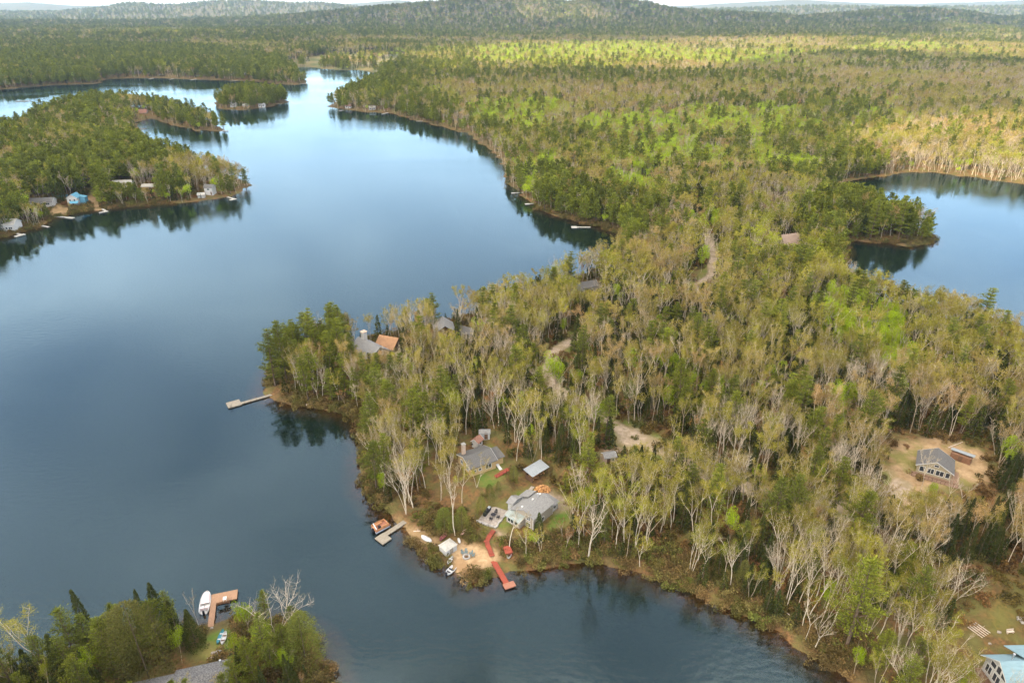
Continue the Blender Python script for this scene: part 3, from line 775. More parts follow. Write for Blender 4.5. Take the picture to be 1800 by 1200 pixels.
def blocked(x, y, sd, margin=0):
    b = sd < np.where(y > 300, .4, 1.4)
    b |= anyin(x, y, OPEN) & ~(anyin(x, y, MARSH) & (fbm(x, y, 40, 88, 3) > .58))
    near = y < 700
    if near.any():
        k = np.nonzero(near)[0]; b[k] |= segdist(x[k], y[k], GRAVEL_ROAD, False) < 2.7
    for (a, c, r, z) in PADS: b |= np.hypot(x - a, y - c) < r
    return b

# ------------------------------------------------------------------ trees one can point at: kind, foot pixel, top row, label, width
def tall(x, y, z, ty):
    lo, hi = 1.0, 45.0
    for _ in range(30):
        m = (lo + hi) / 2
        if proj(x, y, z + m)[1] > ty: lo = m
        else: hi = m
    return lo
NAMED = [('bare_birch', 715, 903, 806, 'huge many-stemmed white birch standing on the sandy bank', 1.1, 8), ('bare_birch', 727, 893, 800, 'white birch leaning inland beside the huge bank birch', 1.0, 3), ('bare_birch', 748, 862, 783, 'tall forked white birch behind the huge bank birch', 1.1, 1),
 ('white_pine', 662, 862, 772, 'bright green ragged white pine overhanging the western shore', 1.25, 0), ('white_pine', 655, 795, 692, 'tall light green pine behind the overhanging shore pine', 1.15, 4), ('white_pine', 728, 800, 683, 'broad dome-topped white pine inland of the shore pines', 1.25, 5), ('white_pine', 738, 852, 768, 'dark bushy pine below the dome-topped pine', 1.2, 2), ('white_pine', 655, 722, 640, 'layered pine in front of the chimneyed cottage', 1.0, 2),
 ('white_pine', 1352, 962, 838, 'broad light green pine standing alone among the slope birches', 1.25, 1), ('white_pine', 1487, 1138, 985, 'biggest bright green pine of the southern bank', 1.35, 5), ('white_pine', 1540, 1180, 1105, 'low bushy pine beside the biggest southern pine', 1.4, 1), ('white_pine', 1600, 1195, 1120, 'second low pine of the southern bank', 1.3, 3), ('white_pine', 1715, 585, 503, 'lone broad pine at the edge of the east lake', 1.2, 4),
 ('white_pine', 484, 678, 572, 'leaning feathery pine at the very tip of the wooded point', 1.1, 4), ('white_pine', 505, 672, 560, 'second pine from the tip of the wooded point', 1.0, 0), ('white_pine', 600, 650, 560, 'pale-limbed pine on the point before the chimneyed cottage', 1.1, 1),
 ('white_pine', 762, 585, 512, 'tall dark pine at the back edge of the wood by the open lake', 1.1, 6), ('white_pine', 738, 610, 545, 'round-topped pine west of the slate-roofed cabin', 1.0, 5), ('cedar_tree', 790, 802, 766, 'round bright green cedar at the foot of the tall birches', 1.5, 0),
 ('cedar_tree', 782, 934, 892, 'wide dark green cedar spreading over the canoes', 1.7, 1), ('cedar_tree', 812, 930, 890, 'wide cedar sheltering the pink canoe', 1.6, 2), ('bare_birch', 800, 940, 828, 'crooked white birch growing through the wide cedars', 1.0, 5),
 ('bare_birch', 896, 966, 892, 'bare white birch in front of the grey cottage windows', 1.3, 2), ('budding_birch', 838, 856, 806, 'tan budding tree in front of the bungalow corner', 1.5, 4), ('budding_birch', 812, 884, 820, 'leaning tan birch between bungalow and wide cedars', 1.3, 0), ('budding_aspen', 775, 880, 815, 'hazy aspen uphill of the huge bank birch', 1.2, 2), ('cedar_tree', 845, 905, 872, 'bushy cedar at the rim of the stone patio', 1.5, 0), ('cedar_tree', 700, 850, 812, 'olive cedar at the shore behind the huge bank birch', 1.6, 2), ('leafy_maple', 675, 872, 825, 'small green tree at the waterline of the western bank', .9, 1), ('spruce_tree', 947, 950, 900, 'dark bushy spruce hugging the corner of the grey cottage', 1.5, 1), ('budding_birch', 925, 978, 925, 'small yellow-green budding birch beside the red locker', 1.1, 3),
 ('russet_maple', 1040, 862, 812, 'wide orange-brown maple between woodshed yard and birches', 1.9, 0), ('white_pine', 992, 872, 828, 'small bushy pine at the corner of the woodshed yard', 1.2, 5), ('leafy_maple', 972, 700, 612, 'feathery pale lime tree in the bend of the gravel road', .9, 0),
 ('leafy_maple', 1632, 886, 843, 'round vivid lime tree before the clearing cottage', .85, 1), ('leafy_maple', 1464, 760, 690, 'vivid lime tree rising above the middle wood', .75, 2), ('leafy_maple', 1461, 740, 663, 'upper of two vivid lime trees in the middle wood', .75, 3),
 ('leafy_maple', 1232, 480, 424, 'bright green round tree beside the upper gravel road', .8, 4), ('spruce_tree', 1120, 724, 692, 'small dark spruce under the utility pole', 1.2, 2), ('bare_birch', 1032, 982, 868, 'white birch with a long low arm above the dark inlet', 1.3, 0),
 ('bare_birch', 1617, 868, 790, 'white birch standing before the clearing cottage gable', .8, 7), ('spruce_tree', 960, 800, 745, 'dense dark spruce behind the metal woodshed', 1.4, 3), ('spruce_tree', 1010, 812, 755, 'broad dark spruce at the back of the woodshed yard', 1.5, 4), ('spruce_tree', 985, 795, 742, 'dark spruce between two others behind the woodshed', 1.4, 5),
 ('cedar_tree', 862, 880, 850, 'hedge-like cedar bush on the fence line of the grey cottage', 1.4, 3), ('cedar_tree', 876, 862, 845, 'second cedar bush along the bungalow fence line', 1.2, 0), ('cedar_tree', 903, 850, 818, 'dark cedar bush behind the woodshed lawn', 1.4, 1),
 ('spruce_tree', 168, 1140, 1033, 'slim pointed spruce at the shore of the near cottage lot', 1.0, 0), ('spruce_tree', 295, 1128, 1022, 'tallest pointed spruce by the cedar dock', 1.15, 1), ('spruce_tree', 262, 1128, 1036, 'narrow spruce just west of the tallest lot spruce', .9, 2), ('spruce_tree', 318, 1126, 1052, 'dark spruce beside the grey lichen spruce', 1.2, 3),
 ('bare_birch', 352, 1106, 1036, 'thin grey half-bare tree screening the moored motor boat', .6, 7), ('white_pine', 142, 1175, 1070, 'blue-green pine near the west corner of the cottage lot', 1.1, 5), ('white_pine', 205, 1190, 1083, 'bushy green pine beside the wide shingle roof', 1.15, 1), ('spruce_tree', 118, 1205, 1112, 'dark wide spruce west of the bushy pine', 1.3, 4),
 ('cedar_tree', 262, 1190, 1058, 'great brown-green hemlock overhanging the shingle roof', 1.5, 1), ('cedar_tree', 222, 1185, 1078, 'olive evergreen between pine and great hemlock', 1.3, 2), ('white_pine', 290, 1160, 1050, 'deep green pine behind the great hemlock', 1.2, 3), ('leafy_maple', 320, 1165, 1095, 'slim yellow-green tree beside the small lawn', .6, 0),
 ('budding_birch', 78, 1195, 1080, 'white-limbed budding birch near the west shore of the lot', 1.25, 3), ('spruce_tree', 8, 1195, 1125, 'slim brown-green spruce at the west end of the lot', 1.0, 5), ('spruce_tree', 40, 1205, 1150, 'short dark spruce west of the white-limbed birch', 1.3, 0),
 ('bare_birch', 487, 1122, 1036, 'wide bare white birch at the tip of the cottage lot', 1.5, 8), ('leafy_maple', 436, 1120, 1050, 'green leafy tree beside the wide bare birch', .9, 0), ('cedar_tree', 538, 1162, 1076, 'round olive cedar on the east shore of the cottage lot', 1.6, 3), ('white_pine', 505, 1160, 1095, 'mid green pine between bare birch and round cedar', 1.3, 6), ('spruce_tree', 68, 1215, 1140, 'squat dark spruce at the foot of the white-limbed birch', 1.5, 1), ('white_pine', 235, 1150, 1062, 'dark green pine between two pointed lot spruces', 1.2, 6), ('spruce_tree', 345, 1135, 1068, 'bushy dark spruce at the cedar dock landing', 1.5, 4), ('white_pine', 165, 1160, 1082, 'blue-green pine under the slim pointed spruce', 1.3, 2), ('white_pine', 480, 1185, 1128, 'bushy green pine at the lower east side of the lot', 1.4, 5),
 ('leafy_maple', 420, 1160, 1110, 'bright green bush beside the boulders of the lot', .8, 3), ('leafy_maple', 505, 1185, 1132, 'yellow-green bush below the round olive tree', 1.0, 4), ('cedar_tree', 440, 1190, 1150, 'olive cedar next to the shingle-roof gable', 1.1, 2), ('white_pine', 318, 304, 250, 'tall layered pine rising above the western peninsula', .8, 0),
 ('white_pine', 412, 336, 286, 'dark broad pine near the peninsula tip', 1.2, 1), ('white_pine', 1578, 424, 344, 'bushiest pine of the east lake point', 1.1, 5), ('white_pine', 1528, 424, 340, 'tall pine on the west half of the east lake point', 1.0, 1), ('white_pine', 1450, 452, 396, 'light green pine beside the steep brown roof', 1.3, 2)]
NP = []
for kd, bx_, by_, ty_, lb, wd, vi in NAMED:
    x_, y_, z_ = G(bx_, by_); NP.append((kd, x_, y_, z_ - .1, tall(x_, y_, z_, ty_), vi, lb, wd))

rng = np.random.default_rng(7)
def scatter(y0, y1, step, seed, xr=.97):
    r = np.random.default_rng(seed)
    xs = np.arange(-(xr * y1 + 30), xr * y1 + 30, step); ys = np.arange(y0, y1, step)
    X, Y = np.meshgrid(xs, ys); X = X + (np.arange(X.shape[0]) % 2)[:, None] * step * .5
    X = (X + r.uniform(-.48, .48, X.shape) * step).ravel(); Y = (Y + r.uniform(-.48, .48, Y.shape) * step).ravel()
    k = (np.abs(X) < xr * Y + 22) & (Y > y0) & (Y < y1)
    return X[k], Y[k]
parts = []
for (y0, y1, st, sd_) in ((56, 330, 2.85, 1), (330, 620, 3.7, 2), (620, 1200, 5.2, 3), (1200, 2200, 7.6, 4), (2200, 3600, 12.5, 5), (3600, 5400, 20, 6), (5400, 9500, 38, 7)):
    x, y = scatter(y0, y1, st, sd_); parts.append((x, y, np.full(len(x), st)))
TX = np.concatenate([p[0] for p in parts]); TY = np.concatenate([p[1] for p in parts]); TS = np.concatenate([p[2] for p in parts])
tsd = np.full(len(TX), 900.0); k = TY < 4200; tsd[k] = shore(TX[k], TY[k])
k = ~blocked(TX, TY, tsd); TX, TY, TS, tsd = TX[k], TY[k], TS[k], tsd[k]
thin = fbm(TX, TY, 30, 41, 2); k = (thin > .22) | (TY > 600); TX, TY, TS, tsd = TX[k], TY[k], TS[k], tsd[k]
k = np.ones(len(TX), bool)
for (kd, x_, y_, z_, h_, vi, lb, wd) in NP: k &= np.hypot(TX - x_, TY - y_) > CROWN_R[kd] * h_ * wd * (.75 if kd in ('white_pine', 'cedar_tree', 'leafy_maple') else .5)
TX, TY, TS, tsd = TX[k], TY[k], TS[k], tsd[k]
TK = pick_kind(TX, TY, tsd, rng)
lo = np.array([HTS[k][0] for k in KINDS]); hi = np.array([HTS[k][1] for k in KINDS])
TH = lo[TK] + (hi - lo)[TK] * rng.random(len(TX)) ** .8
TH *= np.where(TS > 30, 1.25, 1); TH *= np.where(TS > 15, 1.5, np.where(TS > 10, 1.25, np.where(TS > 7, 1.1, 1.0)))
TH *= np.where(tsd < 5, .8, 1); TH *= np.where(inpoly(TX, TY, LOT), .78, 1)
TZ = terr(TX, TY, tsd)
px_, py_, dd_ = proj(TX, TY, TZ); qx_, qy_, _ = proj(TX, TY, TZ + TH)
hr = headroom(TX, TY, TZ, TH, TK); TH0 = TH; TH = np.minimum(TH, hr)
k = (px_ > -420) & (px_ < 2220) & (qy_ < 1500) & (TH > 3.2) & ((TH > .45 * TH0) | (TK == 6) | (TK == 7) | (TK == 4))
# nothing grows on the far side of the ridges where it cannot be seen from anywhere near
TX, TY, TS, tsd, TK, TH, TZ, px_, py_ = [a[k] for a in (TX, TY, TS, tsd, TK, TH, TZ, px_, py_)]

# ------------------------------------------------------------------ labels
MARKS = [('the grey two-storey cottage', 925, 895), ('the tan bungalow', 852, 820), ('the open metal-roofed woodshed', 940, 835), ('the sandy beach', 835, 975), ('the red swimming dock', 885, 1010),
 ('the pontoon boat', 672, 930), ('the long pale dock', 470, 698), ('the chimneyed grey cottage', 650, 625), ('the rust-roofed cabin', 684, 604), ('the bend of the gravel road', 985, 625), ('the gravel turnaround', 1125, 775),
 ('the cottage in the brown clearing', 1645, 830), ('the pale blue metal roof', 1770, 1170), ('the wide shingle roof', 320, 1185), ('the L-shaped wooden dock', 385, 1090), ('the dark inlet shore', 1180, 1028), ('the reedy inlet bend', 1380, 1120),
 ('the small east lake', 1700, 580), ('the steep brown roof', 1383, 425), ('the upper end of the gravel road', 1235, 485), ('the log pile', 1720, 1108), ('the lime green grove', 1530, 560), ('the small brick hut', 1068, 802),
 ('the hidden lakeside cabin', 1030, 508), ('the wooded point', 490, 660), ('the dark-roofed cabins', 795, 578), ('the bare slope of the wood', 1480, 930), ('the middle of the wood', 1350, 700), ('the wood beside the east lake', 1620, 660),
 ('the inner wood by the road', 1120, 640), ('the clearing driveway', 1450, 880), ('the northern neck of land', 1150, 500), ('the lake narrows', 980, 500), ('the far shore docks', 1030, 400), ('the pine point', 1560, 430)]
MW = [(m[0],) + tuple(float(q) for q in flat(m[1], m[2], 4)) for m in MARKS]
LOOK = dict(
 bare_birch=['white-trunked bare birch forking low', 'tall slender bare birch', 'bare birch with a spreading top', 'twin-limbed leafless birch', 'leaning leafless birch', 'bare birch with crooked limbs', 'double-stemmed bare birch', 'thin leafless white birch', 'bare birch clump of many stems'],
 budding_birch=['pale-trunked birch in olive bud', 'tall budding birch', 'budding birch with a domed top', 'forked birch with yellow-green buds', 'slim birch with a hazy crown', 'budding birch with open limbs', 'broad budding birch', 'birch with tan buds', 'straight budding birch', 'clumped budding birch'],
 budding_aspen=['tan-barked aspen in bud', 'tall hazy aspen', 'aspen with olive crown', 'forked budding aspen', 'slender aspen with pale buds', 'domed budding aspen', 'open-limbed aspen', 'aspen with brownish buds'],
 leafy_maple=['lime green leafy tree', 'round bright green tree', 'fresh green broadleaf tree', 'yellow-green rounded tree', 'small bright leafy tree', 'full lime crowned tree'],
 russet_maple=['rust-coloured budding maple', 'orange-brown budding maple', 'russet small maple', 'reddish hazy maple'],
 white_pine=['tall layered white pine', 'broad white pine with plumed limbs', 'dark green white pine', 'open-crowned white pine', 'ragged white pine', 'bushy white pine', 'straight white pine'],
 spruce_tree=['narrow dark spruce', 'pointed dark green spruce', 'small dense spruce', 'slim spruce', 'wide-skirted spruce', 'conical dark spruce'],
 cedar_tree=['rounded olive cedar', 'dense green cedar', 'bushy cedar', 'blunt-topped cedar'])
CAT = dict(bare_birch='birch', budding_birch='birch', budding_aspen='aspen', leafy_maple='maple', russet_maple='maple', white_pine='pine', spruce_tree='spruce', cedar_tree='cedar')
GRP = dict(bare_birch='bare birches in the woods', budding_birch='budding birches in the woods', budding_aspen='budding aspens in the woods', leafy_maple='lime green maples in the woods', russet_maple='russet maples in the woods',
           white_pine='white pines in the woods', spruce_tree='dark spruces in the woods', cedar_tree='cedars near the shore')
SEEN = {}
def where(x, y, px, py):
    b = min(MW, key=lambda m: hypot(m[1] - x, m[2] - y)); d = hypot(b[1] - x, b[2] - y)
    dx, dy = x - b[1], y - b[2]
    if d < 7: w = 'close beside'
    elif abs(dy) > abs(dx): w = 'behind' if dy > 0 else 'in front of'
    else: w = 'to the east of' if dx > 0 else 'to the west of'
    w = {'to the east of': 'east of', 'to the west of': 'west of'}.get(w, w)
    return (('just ' if d < 16 and w != 'close beside' else 'well ' if d > 34 else '') + w + ' ' + b[0])
def size_word(kind, Ht):
    lo, hi = HTS[kind]; t = (Ht - lo) / (hi - lo)
    return 'short ' if t < .3 else ('' if t < .75 else 'big ')

NTREE = [0]
def plant(kind, x, y, z, Ht, vi=None, rz=None, label=None, lean=None, wide=1.0, group=True):
    r = random.Random(NTREE[0] * 7 + 3); NTREE[0] += 1
    vs = VAR[kind]; vi = r.randrange(len(vs)) if vi is None else vi % len(vs)
    t = empty(kind, (x, y, z), r.uniform(0, 6.28) if rz is None else rz)
    s = Ht / UH; sw = s * wide * r.uniform(.72, .94); t.scale = (sw, sw, s)
    ln = .03 if lean is None else lean
    t.rotation_euler[0] = r.gauss(0, ln); t.rotation_euler[1] = r.gauss(0, ln)
    a = obj('trunk', vs[vi][0], t); b = obj('crown', vs[vi][1], t)
    px, py, _ = proj(x, y, z)
    if label is None:
        sz = size_word(kind, Ht); lk = LOOK[kind][vi]
        if sz and lk.split()[0] in ('tall', 'small', 'thin', 'slim'): sz = ''
        base_ = sz + lk + ' ' + where(x, y, px, py); nw_ = lambda q: len(q.replace('-', ' ').split())
        if nw_(base_) > 16: base_ = base_.replace(' just ', ' ').replace(' well ', ' ')
        if nw_(base_) > 16: base_ = lk + ' ' + where(x, y, px, py).replace('just ', '').replace('well ', '')
        label = base_
        ms_ = sorted(MW, key=lambda m: hypot(m[1] - x, m[2] - y))[:4]
        alts = [base_] + [p_ + lk + ' between ' + ms_[i][0] + ' and ' + ms_[j][0] for p_ in (sz, '') for i, j in ((0, 1), (0, 2), (1, 2), (0, 3))]
        alts = [a_ for a_ in alts if a_ not in SEEN and nw_(a_) <= 16]
        if alts: base_ = alts[0]
        for ex in ('', 'leaning a little', 'slightly thinner than its neighbours', 'with a fuller top', 'set deeper among trunks'):
            c_ = (base_ + ', ' + ex) if ex else base_
            if c_ not in SEEN and len(c_.replace('-', ' ').split()) <= 16: label = c_; break
        SEEN[label] = 1
    tag(t, label, CAT[kind], GRP[kind] if group else None)
    return t

# individuals: of every kind the 290 that show largest (nearest to the camera); the rest stand in one wood per kind
dist = np.hypot(np.hypot(TX, TY), H)
vis = (px_ > -20) & (px_ < 1820) & (py_ > 0)
indiv = np.zeros(len(TX), bool)
ORDER_MAX = {'bare_birch': 280, 'budding_birch': 290, 'budding_aspen': 285, 'leafy_maple': 220, 'russet_maple': 150, 'white_pine': 265, 'spruce_tree': 275, 'cedar_tree': 60}
# hand-placed trees take their place among them (see plant calls further down)
for ki, kd in enumerate(KINDS):
    j = np.nonzero((TK == ki) & vis)[0]; j = j[np.argsort(dist[j] / TH[j])][:ORDER_MAX[kd]]; indiv[j] = True
for j in np.nonzero(indiv)[0]:
    plant(KINDS[TK[j]], float(TX[j]), float(TY[j]), float(TZ[j]) - .1, float(TH[j]))

for (kd, x_, y_, z_, h_, vi, lb, wd) in NP: plant(kd, x_, y_, z_, h_, vi, label=lb, wide=wd, lean=.015)

# ------------------------------------------------------------------ the rest of the woods: geometry nodes, one object per kind
def instancer(name, X, Y, Z, S, W, meshes, seed, label, thing_group=None):
    r = np.random.default_rng(seed)
    src = bpy.data.collections.new(name + '_sources')
    for i, m_ in enumerate(meshes):
        o = bpy.data.objects.new('%s_source_%02d' % (name, i), m_); src.objects.link(o)
    me = bpy.data.meshes.new(name); n = len(X)
    me.vertices.add(n); me.vertices.foreach_set('co', np.stack([X, Y, Z], 1).astype(np.float32).ravel())
    a = me.attributes.new('size', 'FLOAT_VECTOR', 'POINT'); a.data.foreach_set('vector', np.stack([S * W, S * W, S], 1).astype(np.float32).ravel())
    a = me.attributes.new('turn', 'FLOAT_VECTOR', 'POINT'); a.data.foreach_set('vector', np.stack([r.normal(size=n) * .035, r.normal(size=n) * .035, r.uniform(0, 6.28, n)], 1).astype(np.float32).ravel())
    a = me.attributes.new('pick', 'INT', 'POINT'); a.data.foreach_set('value', r.integers(0, len(meshes), n).astype(np.int32))
    o = obj(name, me)
    ng = bpy.data.node_groups.new(name, 'GeometryNodeTree')
    ng.interface.new_socket('Geometry', in_out='INPUT', socket_type='NodeSocketGeometry'); ng.interface.new_socket('Geometry', in_out='OUTPUT', socket_type='NodeSocketGeometry')
    gi = ng.nodes.new('NodeGroupInput'); go = ng.nodes.new('NodeGroupOutput'); ip = ng.nodes.new('GeometryNodeInstanceOnPoints'); ci = ng.nodes.new('GeometryNodeCollectionInfo')
    ci.inputs['Collection'].default_value = src; ci.inputs['Separate Children'].default_value = True; ci.inputs['Reset Children'].default_value = True
    ip.inputs['Pick Instance'].default_value = True
    def att(nm, ty):
        q = ng.nodes.new('GeometryNodeInputNamedAttribute'); q.data_type = ty; q.inputs['Name'].default_value = nm
        return [s for s in q.outputs if s.name == 'Attribute' and s.enabled][0]
    mp_ = ng.nodes.new('GeometryNodeMeshToPoints')
    ng.links.new(gi.outputs[0], mp_.inputs[0]); ng.links.new(mp_.outputs[0], ip.inputs['Points']); ng.links.new(ci.outputs[0], ip.inputs['Instance'])
    ng.links.new(att('pick', 'INT'), ip.inputs['Instance Index'])
    e2r = ng.nodes.new('FunctionNodeEulerToRotation'); ng.links.new(att('turn', 'FLOAT_VECTOR'), e2r.inputs[0]); ng.links.new(e2r.outputs[0], ip.inputs['Rotation'])
    ng.links.new(att('size', 'FLOAT_VECTOR'), ip.inputs['Scale']); ng.links.new(ip.outputs[0], go.inputs[0])
    md = o.modifiers.new('scatter', 'NODES'); md.node_group = ng
    tag(o, label, None, None, 'stuff')
    return o
WOODS = dict(bare_birch=('bare_birch_wood', 'bare birches mixed through the distant woods'), budding_birch=('budding_birch_wood', 'olive budding birches filling the distant woods'),
 budding_aspen=('aspen_wood', 'hazy budding aspens filling the distant woods'), leafy_maple=('leafy_maple_wood', 'lime green leafy trees in the distant woods'), russet_maple=('russet_maple_wood', 'russet budding trees in the distant woods'),
 white_pine=('pine_wood', 'white pines of the far shores and hills'), spruce_tree=('spruce_wood', 'dark spruces of the distant woods'), cedar_tree=('cedar_wood', 'cedars along the far shores'))
for ki, kd in enumerate(KINDS):
    for rng_i, (a, b) in enumerate(((0, 420), (420, 99999))):
        pass
    k = (TK == ki) & ~indiv
    if not k.any(): continue
    nearm = k & (TY < 330)
    full = []
    for t_, c_ in VAR[kd]: full.append((t_, c_))
    S = TH[k] / UH; W = np.where(TS[k] > 15, 1.9, np.where(TS[k] > 10, 1.6, np.where(TS[k] > 7, 1.25, 1.1)))
    instancer(WOODS[kd][0], TX[k], TY[k], TZ[k] - .1, S, W, LOW[kd], 50 + ki, WOODS[kd][1])

# ------------------------------------------------------------------ undergrowth and the scrub along the waterline
SH = [mesh_np('shrub_form', *(lambda q: (q[0], [q[1]]))(shrub(900 + i)), [M['shrub']]) for i in range(6)]
UN = [mesh_np('under_form', *(lambda q: (q[0], [q[1]]))(shrub(950 + i, .6)), [M['under']]) for i in range(6)]
x, y = scatter(70, 420, 1.55, 21); sd = shore(x, y)
k = (sd > -.7) & (sd < 7.5 + 5 * fbm(x, y, 20, 5, 2)) & (fbm(x, y, 7, 8, 2) > .30) & ~anyin(x, y, OPEN)
for (a, c_, r_, z_) in PADS: k &= np.hypot(x - a, y - c_) > r_ * .8
bx, by, _ = proj(x, y, 0 * x)
for (a, b, c_, d) in ((846, 925, 882, 985), (770, 935, 815, 965), (640, 915, 715, 950), (395, 680, 500, 725), (352, 1036, 415, 1112), (870, 985, 905, 1040), (780, 975, 818, 1015), (655,900,720,945)): k &= ~((bx > a) & (bx < c_) & (by > b) & (by < d + 6))
x, y, sd = x[k], y[k], sd[k]; r_ = np.random.default_rng(3)
instancer('shoreline_scrub', x, y, terr(x, y, sd), r_.uniform(.6, 1.35, len(x)), np.full(len(x), 1.15), SH, 5, 'low olive and straw-coloured scrub along the waterline')
x, y = scatter(74, 460, 2.9, 22); sd = shore(x, y)
k = (sd > 4) & ((~blocked(x, y, sd) & (fbm(x, y, 14, 18, 3) > .42)) | (anyin(x, y, [CLEARING] + GRAVEL[:1] + LAWNS[2:3]) & (vnoise(x, y, 2.5, 19) > .80))); x, y, sd = x[k], y[k], sd[k]
instancer('undergrowth', x, y, terr(x, y, sd), r_.uniform(.5, 1.5, len(x)), np.full(len(x), 1.0), UN, 6, 'brown and olive undergrowth covering the forest floor')
print('TREES', len(TX), 'individual', int(indiv.sum()))
# ------------------------------------------------------------------ colours of made things
M['shingle_grey'] = mat('shingle_grey', (.215,.21,.20), .9, var=(.15,.145,.14), scale=3, bump=.4)
M['shingle_dark'] = mat('shingle_dark', (.12,.115,.11), .9, var=(.08,.075,.07), scale=5, bump=.4)
M['shingle_lot'] = mat('shingle_lot', (.15,.145,.145), .9, var=(.06,.06,.062), scale=4, bump=.5, detail=2)
M['roof_green_grey'] = mat('roof_green_grey', (.25,.28,.26), .85, scale=5)
M['roof_rust'] = mat('roof_rust', (.30,.17,.09), .8, var=(.22,.12,.065), scale=3)
M['roof_brown'] = mat('roof_brown', (.30,.22,.17), .8, scale=3)
M['roof_tin'] = mat('roof_tin', (.26,.28,.29), .75, var=(.20,.215,.225), scale=1.5, stretch=(6, .6, 1))
M['roof_blue'] = mat('roof_blue', (.185,.275,.31), .8, var=(.155,.235,.265), scale=.8, stretch=(1, 5, 1))
M['roof_white'] = mat('roof_white', (.34,.32,.28), .8, scale=2, var=(.27,.255,.225))
M['tarp_blue'] = mat('tarp_blue', (.07,.19,.27), .7, scale=2, var=(.10,.25,.33))
M['siding_taupe'] = mat('siding_taupe', (.30,.26,.21), .8, var=(.24,.21,.17), scale=2.5, stretch=(1, 1, 14))
M['siding_tan'] = mat('siding_tan', (.44,.31,.15), .8, var=(.37,.26,.12), scale=2.5, stretch=(1, 1, 14))
M['siding_white'] = mat('siding_white', (.44,.42,.40), .8, var=(.36,.35,.33), scale=2, stretch=(1, 1, 12))
M['siding_grey'] = mat('siding_grey', (.42,.42,.41), .8, var=(.34,.34,.33), scale=2, stretch=(1, 1, 12))
M['siding_khaki'] = mat('siding_khaki', (.28,.24,.16), .8, var=(.32,.28,.19), scale=2, stretch=(1, 1, 12))
M['wood_dark'] = mat('wood_dark', (.13,.075,.045), .8, scale=3, stretch=(1, 1, 8))
M['wood_log'] = mat('wood_log', (.20,.105,.06), .8, var=(.13,.07,.04), scale=2, stretch=(1, 1, 8))
M['white_trim'] = mat('white_trim', (.55,.54,.51), .7, var=(.47,.46,.44))
M['glass'] = mat('glass', (.035,.045,.055), .12, spec=.6, var=(.02,.025,.03), scale=.6)
M['deck_brown'] = mat('deck_brown', (.24,.15,.10), .85, var=(.16,.10,.07), scale=2, stretch=(1, 8, 1))
M['brick'] = mat('brick', (.52,.42,.33), .9, var=(.40,.27,.20), scale=9)
M['plank_grey'] = mat('plank_grey', (.25,.22,.175), .85, var=(.17,.145,.11), scale=1.6, stretch=(1, 9, 1), bump=.2)
M['plank_cedar'] = mat('plank_cedar', (.30,.18,.11), .8, var=(.22,.13,.08), scale=1.6, stretch=(1, 9, 1), bump=.2)
M['plank_red'] = mat('plank_red', (.26,.06,.035), .75, var=(.19,.045,.028), scale=1.6, stretch=(9, 1, 1), bump=.2)
M['plank_salmon'] = mat('plank_salmon', (.29,.13,.085), .8, var=(.22,.10,.065), scale=1.6, stretch=(9, 1, 1), bump=.2)
M['split_wood'] = leaf_mat('stacked_firewood', [(.40,.21,.09), (.44,.25,.11)], .0, .55)
M['split_wood_pale'] = leaf_mat('split_firewood', [(.33,.17,.07), (.38,.21,.09)], .0, .6)
M['boat_white'] = mat('boat_white', (.48,.47,.46), .4, spec=.4, var=(.40,.39,.38), scale=1.5)
M['boat_maroon'] = mat('boat_maroon', (.30,.07,.09), .4, spec=.5, scale=1.5)
M['boat_pink'] = mat('boat_pink', (.55,.33,.28), .5, scale=1.5)
M['boat_teal'] = mat('boat_teal', (.02,.18,.22), .4, spec=.5, scale=1.5)
M['boat_green'] = mat('boat_green', (.35,.42,.30), .5, scale=1.5)
M['seat_orange'] = mat('seat_orange', (.42,.21,.10), .7, var=(.34,.16,.075), scale=1)
M['vinyl_pink'] = mat('vinyl_pink', (.72,.58,.58), .55, scale=1)
M['black_metal'] = mat('black_metal', (.025,.025,.03), .5, scale=2)
M['alu'] = mat('alu', (.55,.56,.58), .4, metal=.7, scale=2)
M['chair_teal'] = mat('chair_teal', (.14,.18,.18), .6, scale=2)
M['stone'] = mat('stone', (.36,.34,.31), .9, var=(.24,.22,.20), scale=1.5, bump=.5)
M['paving'] = mat('paving', (.30,.26,.22), .9, var=(.20,.17,.145), scale=1.8, bump=.3)
M['red_paint'] = mat('red_paint', (.22,.055,.035), .7, scale=2)
M['roof_red'] = mat('roof_red', (.27,.14,.10), .8, scale=3)
M['log_bleached'] = mat('log_bleached', (.56,.47,.40), .85, var=(.40,.32,.26), scale=2)

def frame_at(name, px, py, yaw, z=None, dz=0.0):
    x, y, g = G(px, py); 
    return empty(name, (x, y, (g if z is None else z) + dz), yaw)
def yaw_of(a, b, z=5.0):
    x0, y0 = flat(a[0], a[1], z); x1, y1 = flat(b[0], b[1], z); return atan2(y1 - y0, x1 - x0)

